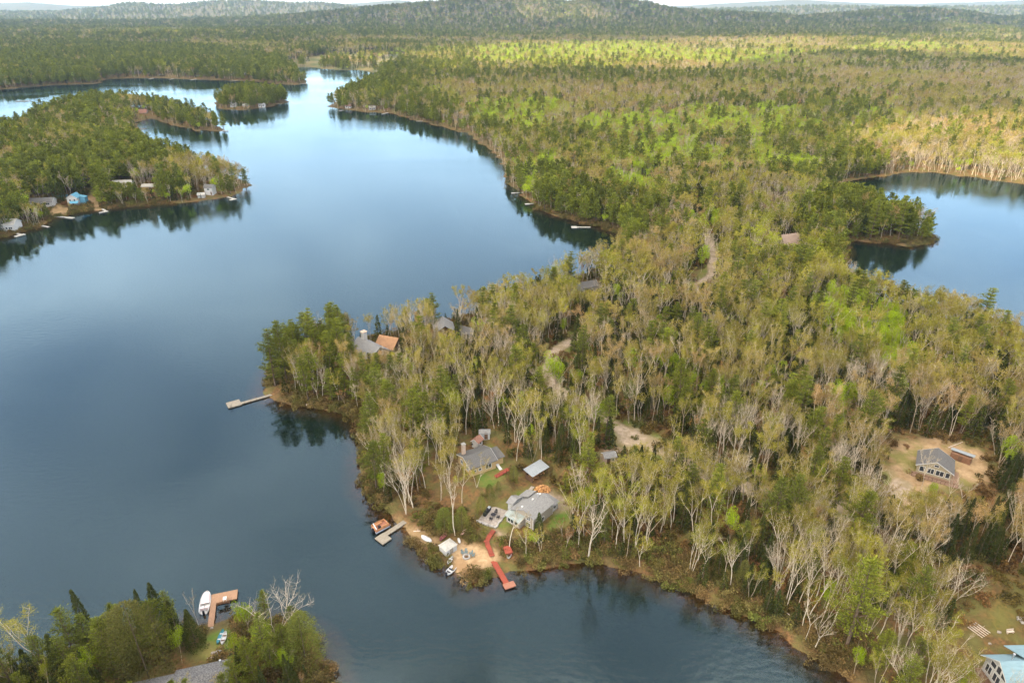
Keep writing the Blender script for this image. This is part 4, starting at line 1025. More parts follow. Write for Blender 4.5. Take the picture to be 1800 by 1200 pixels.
def window(root, face, u, z, w, h, L, W, fr='white_trim', name='window', ox=0, oy=0):
    """face S/N/E/W of a box L x W centred on the root (+offset)"""
    f = MB(); p = MB(); t = .07
    def bx(m, a0, a1, z0, z1, d0, d1):
        if face == 'S': m.box(ox+a0, oy-W/2-d1, z0, ox+a1, oy-W/2-d0, z1)
        if face == 'N': m.box(ox+a0, oy+W/2+d0, z0, ox+a1, oy+W/2+d1, z1)
        if face == 'E': m.box(ox+L/2+d0, oy+a0, z0, ox+L/2+d1, oy+a1, z1)
        if face == 'W': m.box(ox-L/2-d1, oy+a0, z0, ox-L/2-d0, oy+a1, z1)
    fw = .12
    bx(f, u-w/2-fw, u+w/2+fw, z+h, z+h+fw, .0, t); bx(f, u-w/2-fw, u+w/2+fw, z-fw, z, .0, t)
    bx(f, u-w/2-fw, u-w/2, z, z+h, .0, t); bx(f, u+w/2, u+w/2+fw, z, z+h, .0, t)
    if w > 1.1: bx(f, u-.05, u+.05, z, z+h, .0, t - .01)
    o = f.build(name, M[fr], root)
    bx(p, u-w/2, u+w/2, z, z+h, .004, .03); p.build('pane', M['glass'], o)
    return o

def gable(root, L, W, wh, rh, wall, roof, ox=0, oy=0, z0=-1.2, ov=.35, axis='x', trim=None, th=.14):
    """walls with gable ends and a roof; ridge along the given axis"""
    a = L if axis == 'x' else W; b = W if axis == 'x' else L
    m = MB(); prof = [(-b/2, z0), (b/2, z0), (b/2, wh), (0, wh + rh - .02), (-b/2, wh)]
    r = MB(); s = rh / (b/2); e = b/2 + ov; le = a/2 + ov; zt = th * 1.1
    q1 = [(-le, -e, wh - s*ov + zt), (le, -e, wh - s*ov + zt), (le, 0, wh + rh + zt), (-le, 0, wh + rh + zt)]
    q2 = [(-le, 0, wh + rh + zt), (le, 0, wh + rh + zt), (le, e, wh - s*ov + zt), (-le, e, wh - s*ov + zt)]
    if axis == 'x':
        m.prism([(oy + p, q) for p, q in prof], ox - a/2, ox + a/2)
        f = lambda p: (p[0] + ox, p[1] + oy, p[2])
    else:
        m.prism([(ox - p, q) for p, q in prof], oy - a/2, oy + a/2, 'y')
        f = lambda p: (-p[1] + ox, p[0] + oy, p[2])
    # one closed roof: outer skin and inner skin
    A = [f(p) for p in ((-le, -e, q1[0][2]), (le, -e, q1[0][2]), (le, 0, q1[2][2]), (-le, 0, q1[2][2]), (le, e, q1[0][2]), (-le, e, q1[0][2]))]
    B = [(p[0], p[1], p[2] - th) for p in A]
    r.add(A + B, [(0,1,2,3), (3,2,4,5), (6,9,8,7), (9,11,10,8), (0,6,7,1), (5,4,10,11), (1,7,8,2), (2,8,10,4), (0,3,9,6), (3,5,11,9)])
    w = m.build('wall', M[wall], root); ro = r.build('roof', M[roof], root)
    if trim:
        t = MB()
        for sx in (-1, 1):
            for (i, j) in ((0, 3), (5, 3)) if sx < 0 else ((1, 2), (4, 2)):
                p = Vector(A[i]); q = Vector(A[j]); d = (p + q) / 2 - Vector((0, 0, th/2))
                dd = f((sx, 0, 0)); off = Vector((dd[0] - ox, dd[1] - oy, 0)) * .03
                t.add([p + off, q + off, q + off - Vector((0,0,.2)), p + off - Vector((0,0,.2)), p + off*2.2, q + off*2.2, q + off*2.2 - Vector((0,0,.2)), p + off*2.2 - Vector((0,0,.2))],
                      [(0,3,2,1),(4,5,6,7),(0,1,5,4),(2,3,7,6),(1,2,6,5),(3,0,4,7)])
        t.build('fascia', M[trim], ro)
    return w, ro

def chimney(ro, x, y, z0, z1, s=.7, m='brick', cap='white_trim'):
    c = MB(); c.box(x-s/2, y-s/2, z0, x+s/2, y+s/2, z1); o = c.build('chimney', M[m], ro)
    k = MB(); k.box(x-s*.62, y-s*.62, z1, x+s*.62, y+s*.62, z1+.14); k.box(x-s*.2, y-s*.2, z1+.14, x+s*.2, y+s*.2, z1+.4); k.build('chimney_cap', M[cap], o)

def house(name, label, cat, px, py, yaw, L, W, wh, rh, wall, roof, wins=(), door=None, chim=None, axis='x', trim='white_trim', ov=.35, group=None):
    r = frame_at(name, px, py, yaw); tag(r, label, cat, group)
    w, ro = gable(r, L, W, wh, rh, wall, roof, axis=axis, trim=trim, ov=ov)
    for (f, u, z, a, b) in wins: window(r, f, u, z, a, b, L, W)
    if door:
        f, u = door; d = MB(); s = W/2 if f in 'SN' else L/2
        if f == 'S': d.box(u-.45, -s-.05, 0, u+.45, -s, 2.05)
        if f == 'N': d.box(u-.45, s, 0, u+.45, s+.05, 2.05)
        if f == 'E': d.box(s, u-.45, 0, s+.05, u+.45, 2.05)
        if f == 'W': d.box(-s-.05, u-.45, 0, -s, u+.45, 2.05)
        o = d.build('door', M['wood_dark'], r)
    if chim: chimney(ro, *chim)
    return r

# ------------------------------------------------------------------ the grey two-storey cottage
yaw = yaw_of((937, 931), (978, 897))
r = frame_at('cottage', 937, 931, yaw); tag(r, 'grey two-storey lakeside cottage with stepped shingle roofs', 'house')
r.location.z = PADS[0][3]; r.scale = (.90, .88, .80)
w = MB(); w.prism([(0, -1.5), (8.0, -1.5), (8.0, 2.75), (3.0, 5.62), (0, 4.25)], 0, 8.2); w.build('wall', M['siding_taupe'], r)
w = MB(); w.prism([(3.0, -1.5), (7.6, -1.5), (7.6, 2.3), (3.0, 2.3)], -2.0, 0); w.build('bay_wall', M['siding_taupe'], r)
w = MB(); w.box(8.2, .4, -1.5, 11.0, 4.2, 2.4); w.build('annex_wall', M['siding_grey'], r)
w = MB(); w.box(1.6, 8.0, -1.5, 5.2, 10.2, 2.7); w.box(5.2, 8.0, -1.5, 8.15, 9.4, 2.9); w.build('wing_wall', M['siding_grey'], r)
q = MB(); q.slab([(-.4, -.45, 4.15), (8.6, -.45, 4.15), (8.6, 3.0, 5.82), (-.4, 3.0, 5.82)], .15); q.slab([(-.4, 3.0, 5.82), (8.6, 3.0, 5.82), (8.6, 8.45, 2.72), (-.4, 8.45, 2.72)], .15)
mr = q.build('roof', M['shingle_grey'], r)
q = MB(); q.tube((6.2, 3.6, 5.3), (6.2, 3.6, 6.7), .13, n=8); q.tube((6.2, 3.6, 6.7), (6.2, 3.6, 6.95), .24, n=8); q.build('stove_pipe', M['alu'], mr)
for (vx, vy, vz) in ((5.0, 4.3, 5.1), (1.0, 4.6, 4.95), (7.8, 4.1, 5.2)):
    q = MB(); q.tube((vx, vy, vz - .1), (vx, vy, vz + .3), .3, .24, 10); q.build('roof_vent', M['white_trim'], mr)
q = MB(); q.slab([(-2.4, 2.7, 2.35), (.0, 2.7, 3.25), (.0, 7.9, 3.25), (-2.4, 7.9, 2.35)], .12); q.build('bay_roof', M['roof_green_grey'], r)
q = MB(); q.slab([(8.21, -.1, 2.5), (11.4, -.1, 2.5), (11.4, 4.5, 3.1), (8.21, 4.5, 3.1)], .12); q.build('annex_roof', M['shingle_grey'], r)
q = MB(); q.slab([(1.2, 8.2, 3.5), (3.4, 8.2, 4.1), (3.4, 10.6, 4.1), (1.2, 10.6, 2.9)], .12); q.slab([(3.4, 8.2, 4.1), (5.5, 8.2, 3.4), (5.5, 10.6, 2.8), (3.4, 10.6, 4.1)], .12)
q.slab([(5.51, 6.4, 4.4), (9.0, 6.4, 4.4), (9.0, 9.8, 2.95), (5.51, 9.8, 2.95)], .12); q.build('wing_roof', M['shingle_grey'], r)
def winx(root, x, y0, y1, z, h, n=2):      # window in a wall facing -x
    f = MB(); f.box(x-.08, y0-.12, z-.12, x, y0, z+h+.12); f.box(x-.08, y1, z-.12, x, y1+.12, z+h+.12); f.box(x-.08, y0, z+h, x, y1, z+h+.12); f.box(x-.08, y0, z-.12, x, y1, z)
    for k in range(1, n): yy = y0 + (y1-y0)*k/n; f.box(x-.07, yy-.06, z, x, yy+.06, z+h)
    o = f.build('window', M['white_trim'], root); p = MB(); p.box(x-.035, y0, z, x-.004, y1, z+h); p.build('pane', M['glass'], o)
def winy(root, y, x0, x1, z, h, n=2):      # window in a wall facing -y
    f = MB(); f.box(x0-.12, y-.08, z-.12, x0, y, z+h+.12); f.box(x1, y-.08, z-.12, x1+.12, y, z+h+.12); f.box(x0, y-.08, z+h, x1, y, z+h+.12); f.box(x0, y-.08, z-.12, x1, y, z)
    for k in range(1, n): xx = x0 + (x1-x0)*k/n; f.box(xx-.05, y-.07, z, xx+.05, y, z+h)
    o = f.build('window', M['white_trim'], root); p = MB(); p.box(x0, y-.035, z, x1, y-.004, z+h); p.build('pane', M['glass'], o)
winx(r, 0, 1.1, 2.6, 2.6, 1.5, 3); winx(r, 0, 1.0, 2.3, .4, 1.35, 2); winx(r, -2.0, 3.6, 4.6, .8, 1.1, 1); winx(r, -2.0, 5.1, 7.0, .7, 1.2, 2)
winy(r, 0, 7.2, 8.0, 2.9, .9, 2); winy(r, 0, 1.6, 2.3, 2.7, 1.1, 1); winy(r, 0, 3.6, 4.4, .6, 1.3, 1); winy(r, .4, 9.2, 10.0, .8, 1.0, 1)
q = MB(); q.box(.5, -.06, 0, 1.4, 0, 2.05); q.build('door', M['black_metal'], r)
q = MB()
for x0 in (0, 8.2): q.box(x0-.04 if x0 == 0 else x0, -.04, -1.2, x0 if x0 == 0 else x0+.04, .12, 4.1)
q.build('corner_trim', M['white_trim'], r)

# patio beside it
px0 = frame_at('patio', 866, 907, yaw + .25, dz=.02); tag(px0, 'pale stone patio at the west end of the grey cottage', 'patio')
q = MB(); q.box(-3.2, -2.4, -.6, 3.2, 2.4, .14); q.build('paving', M['paving'], px0)
q = MB(); 
for k in range(16):
    a = k / 15; q.obox((-3.3 + .1*sin(k*3), -2.4 + 4.8*a, .12), (.5, .36, .42), rz=k)
    q.obox((-3.2 + 6.4*a, -2.5 + .1*sin(k*5), .12), (.4, .36, .4), rz=k)
q.build('stone_edge', M['stone'], px0)
X0, Y0, Z0 = px0.location; Z0 += .14
def local(o, lx, ly): a = o.rotation_euler[2]; return o.location[0] + lx*cos(a) - ly*sin(a), o.location[1] + lx*sin(a) + ly*cos(a)
def table(loc, rz, label, m='wood_dark', r_=.62, h=.72):
    t = empty('table', loc, rz); tag(t, label, 'table')
    q = MB(); q.tube((0,0,h-.05), (0,0,h), r_, n=16); q.build('table_top', M[m], t)
    for a in (45, 135, 225, 315): l = MB(); c, s = cos(radians(a)), sin(radians(a)); l.tube((c*.4, s*.4, 0), (c*.36, s*.36, h-.05), .03, n=6); l.build('leg', M[m], t)
    return t
def chair(loc, rz, label, m, group=None, adir=False):
    t = empty('chair', loc, rz); tag(t, label, 'chair', group)
    k = .38 if adir else .45
    q = MB(); q.obox((0, 0, k), (.55, .56, .05), rx=.12 if adir else 0); q.build('seat', M[m], t)
    q = MB()
    for i in range(4): q.obox((-.2 + i*.135, .33, k + .36), (.11, .03, .75 if adir else .55), rx=-.38 if adir else -.15)
    q.build('backrest', M[m], t)
    for sx in (-1, 1):
        q = MB(); q.box(sx*.3-.05, -.32, k+.2, sx*.3+.05, .34, k+.24); q.build('armrest', M[m], t)
        for sy in (-1, 1): q = MB(); q.box(sx*.27-.03, sy*.25-.03, 0, sx*.27+.03, sy*.25+.03, k+.2 if sy < 0 else k); q.build('leg', M[m], t)
    return t
x_, y_ = local(px0, -.2, -.3); table((x_, y_, Z0), 0, 'dark round table in the middle of the stone patio', 'black_metal')
for k, (lx, ly, a, lb) in enumerate(((-1.5, -.4, 1.57, 'dark patio chair nearest the outer rim of the stone patio'), (1.1, -.3, -1.57, 'dark patio chair between the round table and the cottage wall'), (-.3, -1.6, pi, 'dark patio chair on the lake side of the round patio table'))):
    x_, y_ = local(px0, lx, ly); chair((x_, y_, Z0), yaw + .25 + a, lb, 'black_metal', 'chairs around the patio table')
x_, y_ = local(px0, .4, 1.7); g_ = empty('barbecue', (x_, y_, Z0), yaw + .25); tag(g_, 'long black barbecue counter at the lawn edge of the patio', 'barbecue')
q = MB(); q.box(-1.5, -.35, .0, 1.5, .35, .85); q.build('cabinet', M['black_metal'], g_)
q = MB(); q.prism([(-.33, .86), (.33, .86), (.30, 1.15), (.1, 1.3), (-.2, 1.25), (-.33, 1.05)], -.9, .3); q.build('lid', M['black_metal'], g_)
q = MB(); q.box(.45, -.3, .86, 1.4, .3, .9); q.build('side_shelf', M['alu'], g_)

# ------------------------------------------------------------------ the tan bungalow
yaw2 = yaw_of((828, 838), (873, 822)); xa, ya, za = G(828, 838)
r = empty('bungalow', (xa, ya, PADS[1][3]), yaw2); tag(r, 'tan bungalow with a black shingle roof and tall brick chimney', 'house')
w, ro = gable(r, 7.2, 7.0, 2.6, 1.3, 'siding_tan', 'shingle_dark', ox=3.6, oy=3.5, trim='white_trim', ov=.4)
chimney(ro, .9, 5.6, 2.2, 6.3, .85, 'brick', 'stone')
winy(r, 0, 4.3, 5.8, .9, 1.2, 2); winy(r, 0, 2.3, 3.0, 1.1, .7, 1); winy(r, 0, .9, 1.4, 1.1, .6, 1); winx(r, 0, 1.2, 2.3, 1.0, 1.1, 2); winx(r, 0, 4.4, 5.5, 1.0, 1.1, 2)
q = MB(); q.box(7.2, .9, -1.2, 9.9, 4.6, 2.1); q.build('porch_wall', M['siding_tan'], r)
q = MB(); q.slab([(7.05, .5, 2.25), (10.3, .5, 2.25), (10.3, 5.0, 2.75), (7.05, 5.0, 2.75)], .12); q.build('porch_roof', M['shingle_dark'], r)
q = MB(); q.slab([(7.6, -1.3, .05), (8.4, -1.3, .05), (8.4, .85, .5), (7.6, .85, .5)], .08); q.build('doorstep', M['white_trim'], r)
xr_, yr_, zr_ = G(882, 833); g_ = empty('ramp', (xr_, yr_, PADS[1][3]), yaw2 + .1); tag(g_, 'faded red wooden ramp beside the tan bungalow porch', 'ramp')
q = MB(); q.slab([(-2.0, -.6, .1), (2.0, -.6, .75), (2.0, .6, .75), (-2.0, .6, .1)], .08); q.build('deck', M['plank_red'], g_)
q = MB()
for k in range(5): x = -2 + k; q.box(x-.04, -.64, -.3, x+.04, -.56, 1.0 + .16*k)
q.slab([(-2.0, -.66, 1.0), (2.0, -.66, 1.65), (2.0, -.54, 1.65), (-2.0, -.54, 1.0)], .06); q.build('railing', M['red_paint'], g_)

# white hut with a red roof, grey shed, kettle grill behind the bungalow
house('garden_hut', 'small white hut with a faded red roof behind the bungalow chimney', 'hut', 839, 783, yaw2 + .5, 2.2, 2.0, 1.9, .8, 'siding_white', 'roof_red', [('S', 0, .9, .6, .6)], ('E', 0), ov=.3)
house('tool_shed', 'weathered grey shed among trunks behind the red-roofed hut', 'shed', 852, 768, yaw2 - .5, 2.8, 2.0, 1.8, .5, 'siding_grey', 'shingle_grey', [], ('S', 0.4), ov=.2, trim=None)
x_, y_, z_ = G(831, 785); g_ = empty('kettle_grill', (x_, y_, z_), 0); tag(g_, 'black kettle grill beside the red-roofed hut', 'grill')
q = MB(); q.tube((0,0,.7), (0,0,.95), .2, .38, 12); q.tube((0,0,.95), (0,0,1.2), .38, .12, 12); q.build('bowl', M['black_metal'], g_)
for a in (0, 2.1, 4.2): q = MB(); q.tube((cos(a)*.35, sin(a)*.35, 0), (cos(a)*.12, sin(a)*.12, .72), .025, n=6); q.build('leg', M['alu'], g_)

# ------------------------------------------------------------------ open woodshed and the split firewood
yaw3 = yaw_of((936, 849), (962, 833)); x_, y_, z_ = G(936, 849)
r = empty('woodshed', (x_, y_, PADS[2][3]), yaw3); tag(r, 'open woodshed with a silvery metal lean-to roof by the lawn', 'shed')
Ls, Ws = 5.4, 2.6
q = MB(); q.slab([(-.4, -.4, 2.35), (Ls+.4, -.4, 2.35), (Ls+.4, Ws+.4, 2.95), (-.4, Ws+.4, 2.95)], .08); q.build('roof', M['roof_tin'], r)
for a in (0, Ls/2, Ls-.14):
    for b in (0, Ws-.14): q = MB(); q.box(a, b, -.6, a+.14, b+.14, 2.3 + .6*b/Ws); q.build('post', M['wood_dark'], r)
q = MB(); q.box(.2, Ws-.3, -.3, Ls-.2, Ws-.2, 2.6); q.box(0.02, .2, -.3, .1, Ws-.3, 1.5); q.build('back_wall', M['wood_dark'], r)
rg = random.Random(4); q = MB()
for k in range(130):
    a = rg.uniform(.35, Ls-.5); b = rg.uniform(.5, Ws-.8); z = rg.uniform(.1, 1.4); q.obox((a, b, z), (.18, .5, .16), rz=rg.uniform(-.2, .2), rx=rg.uniform(-.1, .1))
wp_ = q.build('stacked_firewood', M['split_wood']); wp_.location = r.location; wp_.rotation_euler = (0, 0, yaw3); tag(wp_, 'firewood stacked under the metal woodshed roof', 'firewood')
x_, y_, z_ = G(954, 861); q = MB()
for k in range(300):
    a = rg.uniform(0, 6.28); rr_ = 1.75 * rg.random() ** .6; z = (1 - rr_ / 1.9) * 1.5 * rg.random() ** .4
    q.obox((cos(a)*rr_*1.15, sin(a)*rr_*.85, z + .1), (.16, .42, .15), rz=rg.uniform(0, 3.1), rx=rg.uniform(-.6, .6))
o = q.build('firewood_pile', M['split_wood_pale']); o.location = (x_, y_, z_); tag(o, 'bright orange heap of split firewood in front of the woodshed', 'firewood')

# flagged path from the woodshed to the grey cottage
x0, y0, z0 = G(936, 856); x1, y1, z1 = G(926, 868); q = MB()
for k in range(9):
    t_ = k / 8; q.obox((x0 + (x1-x0)*t_, y0 + (y1-y0)*t_, max(z0 + (z1-z0)*t_, PADS[0][3]) + .03), (.9, .45, .08), rz=atan2(y1-y0, x1-x0) + pi/2 + .1*sin(k*9))
tag(q.build('garden_path', M['paving']), 'pale flagstone path between woodshed and grey cottage', kind='structure')

# ------------------------------------------------------------------ docks
def dock(label, a, b, width, m='plank_grey', z=.38, plat=None, posts=4, name='dock', group=None, pm='plank_grey', zt=None):
    """walkway from the shore pixel a to the lake pixel b; plat = (length, width, offset) of the end platform"""
    x0, y0 = flat(a[0], a[1], z); x1, y1 = flat(b[0], b[1], z)
    L = hypot(x1-x0, y1-y0); r = empty(name, (x0, y0, 0), atan2(y1-y0, x1-x0)); tag(r, label, 'dock', group)
    q = MB(); n = max(2, int(L / .32))
    for k in range(n): q.box(L*k/n + .008, -width/2, z-.06, L*(k+1)/n - .008, width/2, z)
    q.box(0, -width/2+.06, z-.26, L, -width/2+.16, z-.065); q.box(0, width/2-.16, z-.26, L, width/2-.06, z-.065)
    q.build('walkway', M[m], r)
    if plat:
        pl, pw, off = plat; q = MB(); n = max(2, int(pl / .32))
        for k in range(n): q.box(L + pl*k/n + .008, off - pw/2, z-.05, L + pl*(k+1)/n - .008, off + pw/2, z+.01)
        q.box(L+.05, off-pw/2+.05, z-.30, L+pl-.05, off+pw/2-.05, z-.06)
        q.build('platform', M[pm], r)
    for k in range(posts):
        t = (k + .6) / posts * L
        for s in (-1, 1): q = MB(); q.tube((t, s*(width/2+.06), -2.5), (t, s*(width/2+.06), z+.25), .06, n=6); q.build('post', M['wood_dark'], r)
    return r, L
rd_, Ld = dock('long pale grey dock with a square end platform and swim ladder', (489, 690), (424, 708), 1.1, plat=(4.0, 3.6, -.9), posts=6)
q = MB()
for s in (-.22, .22): q.tube((Ld+3.2+s, .95, .3), (Ld+3.2+s, .95, 1.3), .035, n=6)
for k in range(3): q.tube((Ld+2.98, .95, .5+.3*k), (Ld+3.42, .95, .5+.3*k), .025, n=6)
q.build('ladder', M['black_metal'], rd_)
dock('weathered grey dock beside the orange pontoon boat', (712, 916), (678, 938), 1.3, plat=(2.6, 3.0, .7), posts=3, pm='plank_grey')
rs, Ls_ = dock('bright red swimming dock with a salmon end platform', (867, 985), (890, 1024), 1.25, 'plank_red', z=.5, plat=(1.5, 2.5, .35), posts=4, pm='plank_salmon')
ra, La = dock('orange cedar walkway of the L-shaped wooden dock', (370, 1101), (375, 1060), 1.15, 'plank_cedar', z=.45, plat=(2.6, 5.2, -1.95), posts=3, pm='plank_cedar')

# red stairs from the cottage yard to the beach
pts = [(868, 933), (861, 942), (856, 951), (857, 959), (861, 967), (864, 975)]
W3 = [G(*p) for p in pts]; r = empty('stairway', W3[0], 0); tag(r, 'red wooden stairway winding from the grey cottage to the beach', 'stairs')
for k in range(5):
    (xa, ya, za), (xb, yb, zb) = W3[k], W3[k+1]; q = MB(); n = 5; an = atan2(yb-ya, xb-xa)
    for i in range(n):
        t = (i + .5) / n; q.obox((xa+(xb-xa)*t - W3[0][0], ya+(yb-ya)*t - W3[0][1], za+(zb-za)*t + .3 - W3[0][2]), (.3, 1.05, .07), rz=an)
    for s in (-1, 1):
        ox, oy = -sin(an)*.5*s, cos(an)*.5*s
        q.tube((xa+ox-W3[0][0], ya+oy-W3[0][1], za+.2-W3[0][2]), (xb+ox-W3[0][0], yb+oy-W3[0][1], zb+.2-W3[0][2]), .07, n=4)
    q.build('flight', M['plank_red'] if k % 2 else M['red_paint'], r)
    if k in (1, 4):
        q = MB(); q.obox((xb - W3[0][0], yb - W3[0][1], zb + .22 - W3[0][2]), (1.2, 1.15, .1), rz=an); q.build('landing', M['plank_red'], r)

# ------------------------------------------------------------------ boats
def hull(L, W, Hh, name, m, parent, nose=1.0, stern=.0, inner=None, flip=False, n=14):
    """an open hull; stern = share of the full width kept at the back end"""
    s = np.linspace(-1, 1, n); V = []; Fq_ = []
    for i, t in enumerate(s):
        wd = (1 - abs(t) ** 2.2) ** .6 if t > 0 or stern == 0 else stern + (1 - stern) * (1 - abs(t) ** 3)
        wd = max(wd, .03); sheer = Hh * (1 + .28 * t * t)
        prof = [(-1, sheer), (-.93, sheer * .5), (-.6, .06), (0, 0), (.6, .06), (.93, sheer * .5), (1, sheer), (.9, sheer), (.82, sheer * .5), (.5, .10 + .04), (0, .10), (-.5, .10 + .04), (-.82, sheer * .5), (-.9, sheer)]
        for a, b in prof: V.append((t * L / 2, a * W / 2 * wd, b))
    k = 14
    for i in range(n - 1):
        for j in range(k): Fq_.append((i*k + j, i*k + (j+1) % k, (i+1)*k + (j+1) % k, (i+1)*k + j))
    Fq_ += [tuple(range(k)), tuple(range((n-1)*k, n*k))[::-1]]
    q = MB(); q.add(V, Fq_); 
    if flip: q.v = [(x, y, Hh*1.1 - z) for x, y, z in q.v]; q.f = [f[::-1] for f in q.f]
    return q.build(name, M[m], parent, True)
def boat(kind, label, a, b, W, Hh, m, z=None, seats=2, stern=0.0, flip=False, seat_m='wood_dark', lift=.05):
    if z is None:
        x0, y0, z0 = G(*a); x1, y1, z1 = G(*b); zz = max(z0, z1, 0)
    else: (x0, y0), (x1, y1) = flat(*a, z), flat(*b, z); zz = z
    L = hypot(x1-x0, y1-y0); r = empty(kind, ((x0+x1)/2, (y0+y1)/2, zz + lift), atan2(y1-y0, x1-x0)); tag(r, label, kind.replace('_', ' '))
    hull(L, W, Hh, 'hull', m, r, stern=stern, flip=flip)
    if not flip:
        for k in range(seats):
            t = -.45 + .9 * (k + .5) / seats; wd = (1 - abs(t*1.2) ** 2.2) ** .6 * W * .8
            q = MB(); q.box(t*L*.8-.13, -wd/2, Hh*.62, t*L*.8+.13, wd/2, Hh*.68); q.build('seat', M[seat_m], r)
    else:
        q = MB(); q.box(-L*.42, -.025, Hh*1.06, L*.42, .025, Hh*1.16); q.build('keel', M[m], r)
    return r, L
boat('rowing_boat', 'white upturned rowing boat on the sandy bank beside the cedar', (741, 943), (759, 953), 1.35, .5, 'boat_white', flip=True)
boat('canoe', 'slim white canoe lying beside the cedars above the bank', (760, 913), (765, 927), .8, .35, 'boat_white')
boat('canoe', 'maroon canoe leaning behind the small beach shed', (773, 952), (786, 938), .9, .4, 'boat_maroon', seats=3)
boat('canoe', 'dusty pink upturned canoe under the cedars above the beach', (810, 944), (821, 930), .85, .4, 'boat_pink', flip=True)
boat('paddle_board', 'narrow white paddle board standing off the beach shed corner', (805.5, 945), (808.5, 957), .6, .12, 'boat_white', seats=0)
boat('kayak', 'plain white kayak pulled up where bushes meet the beach', (796, 979), (787, 993), .85, .35, 'boat_white', seats=1)
rb, Lb = boat('motor_boat', 'white speedboat with dark seats floating off the beach', (799, 998), (785, 1011), 1.5, .6, 'boat_white', z=0.0, seats=2, stern=.8, seat_m='black_metal', lift=-.08)
q = MB(); q.prism([(-.5, .62), (.5, .62), (.45, .95), (-.45, .95)], -.1, -.02); q.build('windscreen', M['glass'], rb)
q = MB(); q.box(Lb*.46, -.16, .1, Lb*.46+.3, .16, .95); q.build('outboard_motor', M['black_metal'], rb)
boat('kayak', 'teal kayak lying on the small lawn beside a white canoe', (382, 1133), (394, 1109), .8, .33, 'boat_teal', seats=2, seat_m='boat_white')
boat('canoe', 'white canoe lying against the teal kayak on the small lawn', (390.5, 1134), (398, 1113), .95, .4, 'boat_white', seats=2)
rb, Lb = boat('motor_boat', 'white motor boat with pinkish vinyl cover moored at the cedar dock', (359, 1079), (365, 1042), 2.1, .75, 'boat_white', z=0.0, seats=0, stern=.85, lift=-.1)
q = MB(); q.add([(-Lb*.10, -.85, .8), (Lb*.36, -.6, .9), (Lb*.44, 0, .95), (Lb*.36, .6, .9), (-Lb*.10, .85, .8), (-.1, 0, 1.1), (Lb*.25, 0, 1.15)], [(0,1,6,5), (1,2,6), (2,3,6), (3,4,5,6), (4,0,5), (4,3,2,1,0)]); q.build('cover', M['vinyl_pink'], rb)
for s in (-.45, .45): q = MB(); q.box(-Lb*.32, s-.3, .35, -Lb*.2, s+.3, .62); q.box(-Lb*.35, s-.3, .35, -Lb*.32, s+.3, .95); q.build('seat', M['vinyl_pink'], rb)
q = MB(); q.box(-Lb*.5-.35, -.18, .1, -Lb*.5, .18, 1.1); q.build('outboard_motor', M['black_metal'], rb)
# pontoon boat
(xa, ya), (xb, yb) = flat(657, 932, .3), flat(682, 919, .3); Lp = hypot(xb-xa, yb-ya)
r = empty('pontoon_boat', ((xa+xb)/2, (ya+yb)/2, 0), atan2(yb-ya, xb-xa)); tag(r, 'orange-seated pontoon boat moored against the grey dock', 'boat')
for s in (-.85, .85): q = MB(); q.tube((-Lp/2, s, .12), (Lp/2-.3, s, .12), .3, n=12); q.tube((Lp/2-.3, s, .12), (Lp/2+.25, s, .3), .3, .05, 12); q.build('pontoon', M['alu'], r)
q = MB(); q.box(-Lp/2, -1.2, .45, Lp/2, 1.2, .56); q.build('deck', M['plank_salmon'], r)
for (x0_, x1_, y0_, y1_) in ((-Lp/2+.05, Lp/2-.4, -1.2, -1.15), (-Lp/2+.05, Lp/2-.4, 1.15, 1.2), (Lp/2-.42, Lp/2-.37, -1.14, 1.14)):
    q = MB(); q.box(x0_, y0_, .62, x1_, y1_, 1.15); q.build('fence_panel', M['seat_orange'], r)
for (cx_, cy_, a_, b_) in ((-.1*Lp, .8, Lp*.55, .5), (.12*Lp, -.8, Lp*.45, .5), (-.42*Lp, 0, .5, 1.5)):
    q = MB(); q.box(cx_-a_/2, cy_-b_/2, .57, cx_+a_/2, cy_+b_/2, .95); s = 1 if cy_ > 0 else -1
    if cy_: q.box(cx_-a_/2, cy_+s*.2, .951, cx_+a_/2, cy_+s*.28, 1.3)
    q.build('bench', M['seat_orange'], r)
q = MB(); q.box(-.25*Lp, -.95, .57, -.25*Lp+.5, -.35, 1.4); q.build('helm', M['black_metal'], r)
q = MB(); q.tube((-Lp/2+.2, -1.1, 1.2), (-Lp/2+.5, .9, 1.5), .12, n=8); q.build('folded_canopy', M['boat_white'], r)
q = MB(); q.box(-Lp/2-.45, -.2, -.1, -Lp/2-.05, .2, 1.0); q.build('outboard_motor', M['black_metal'], r)

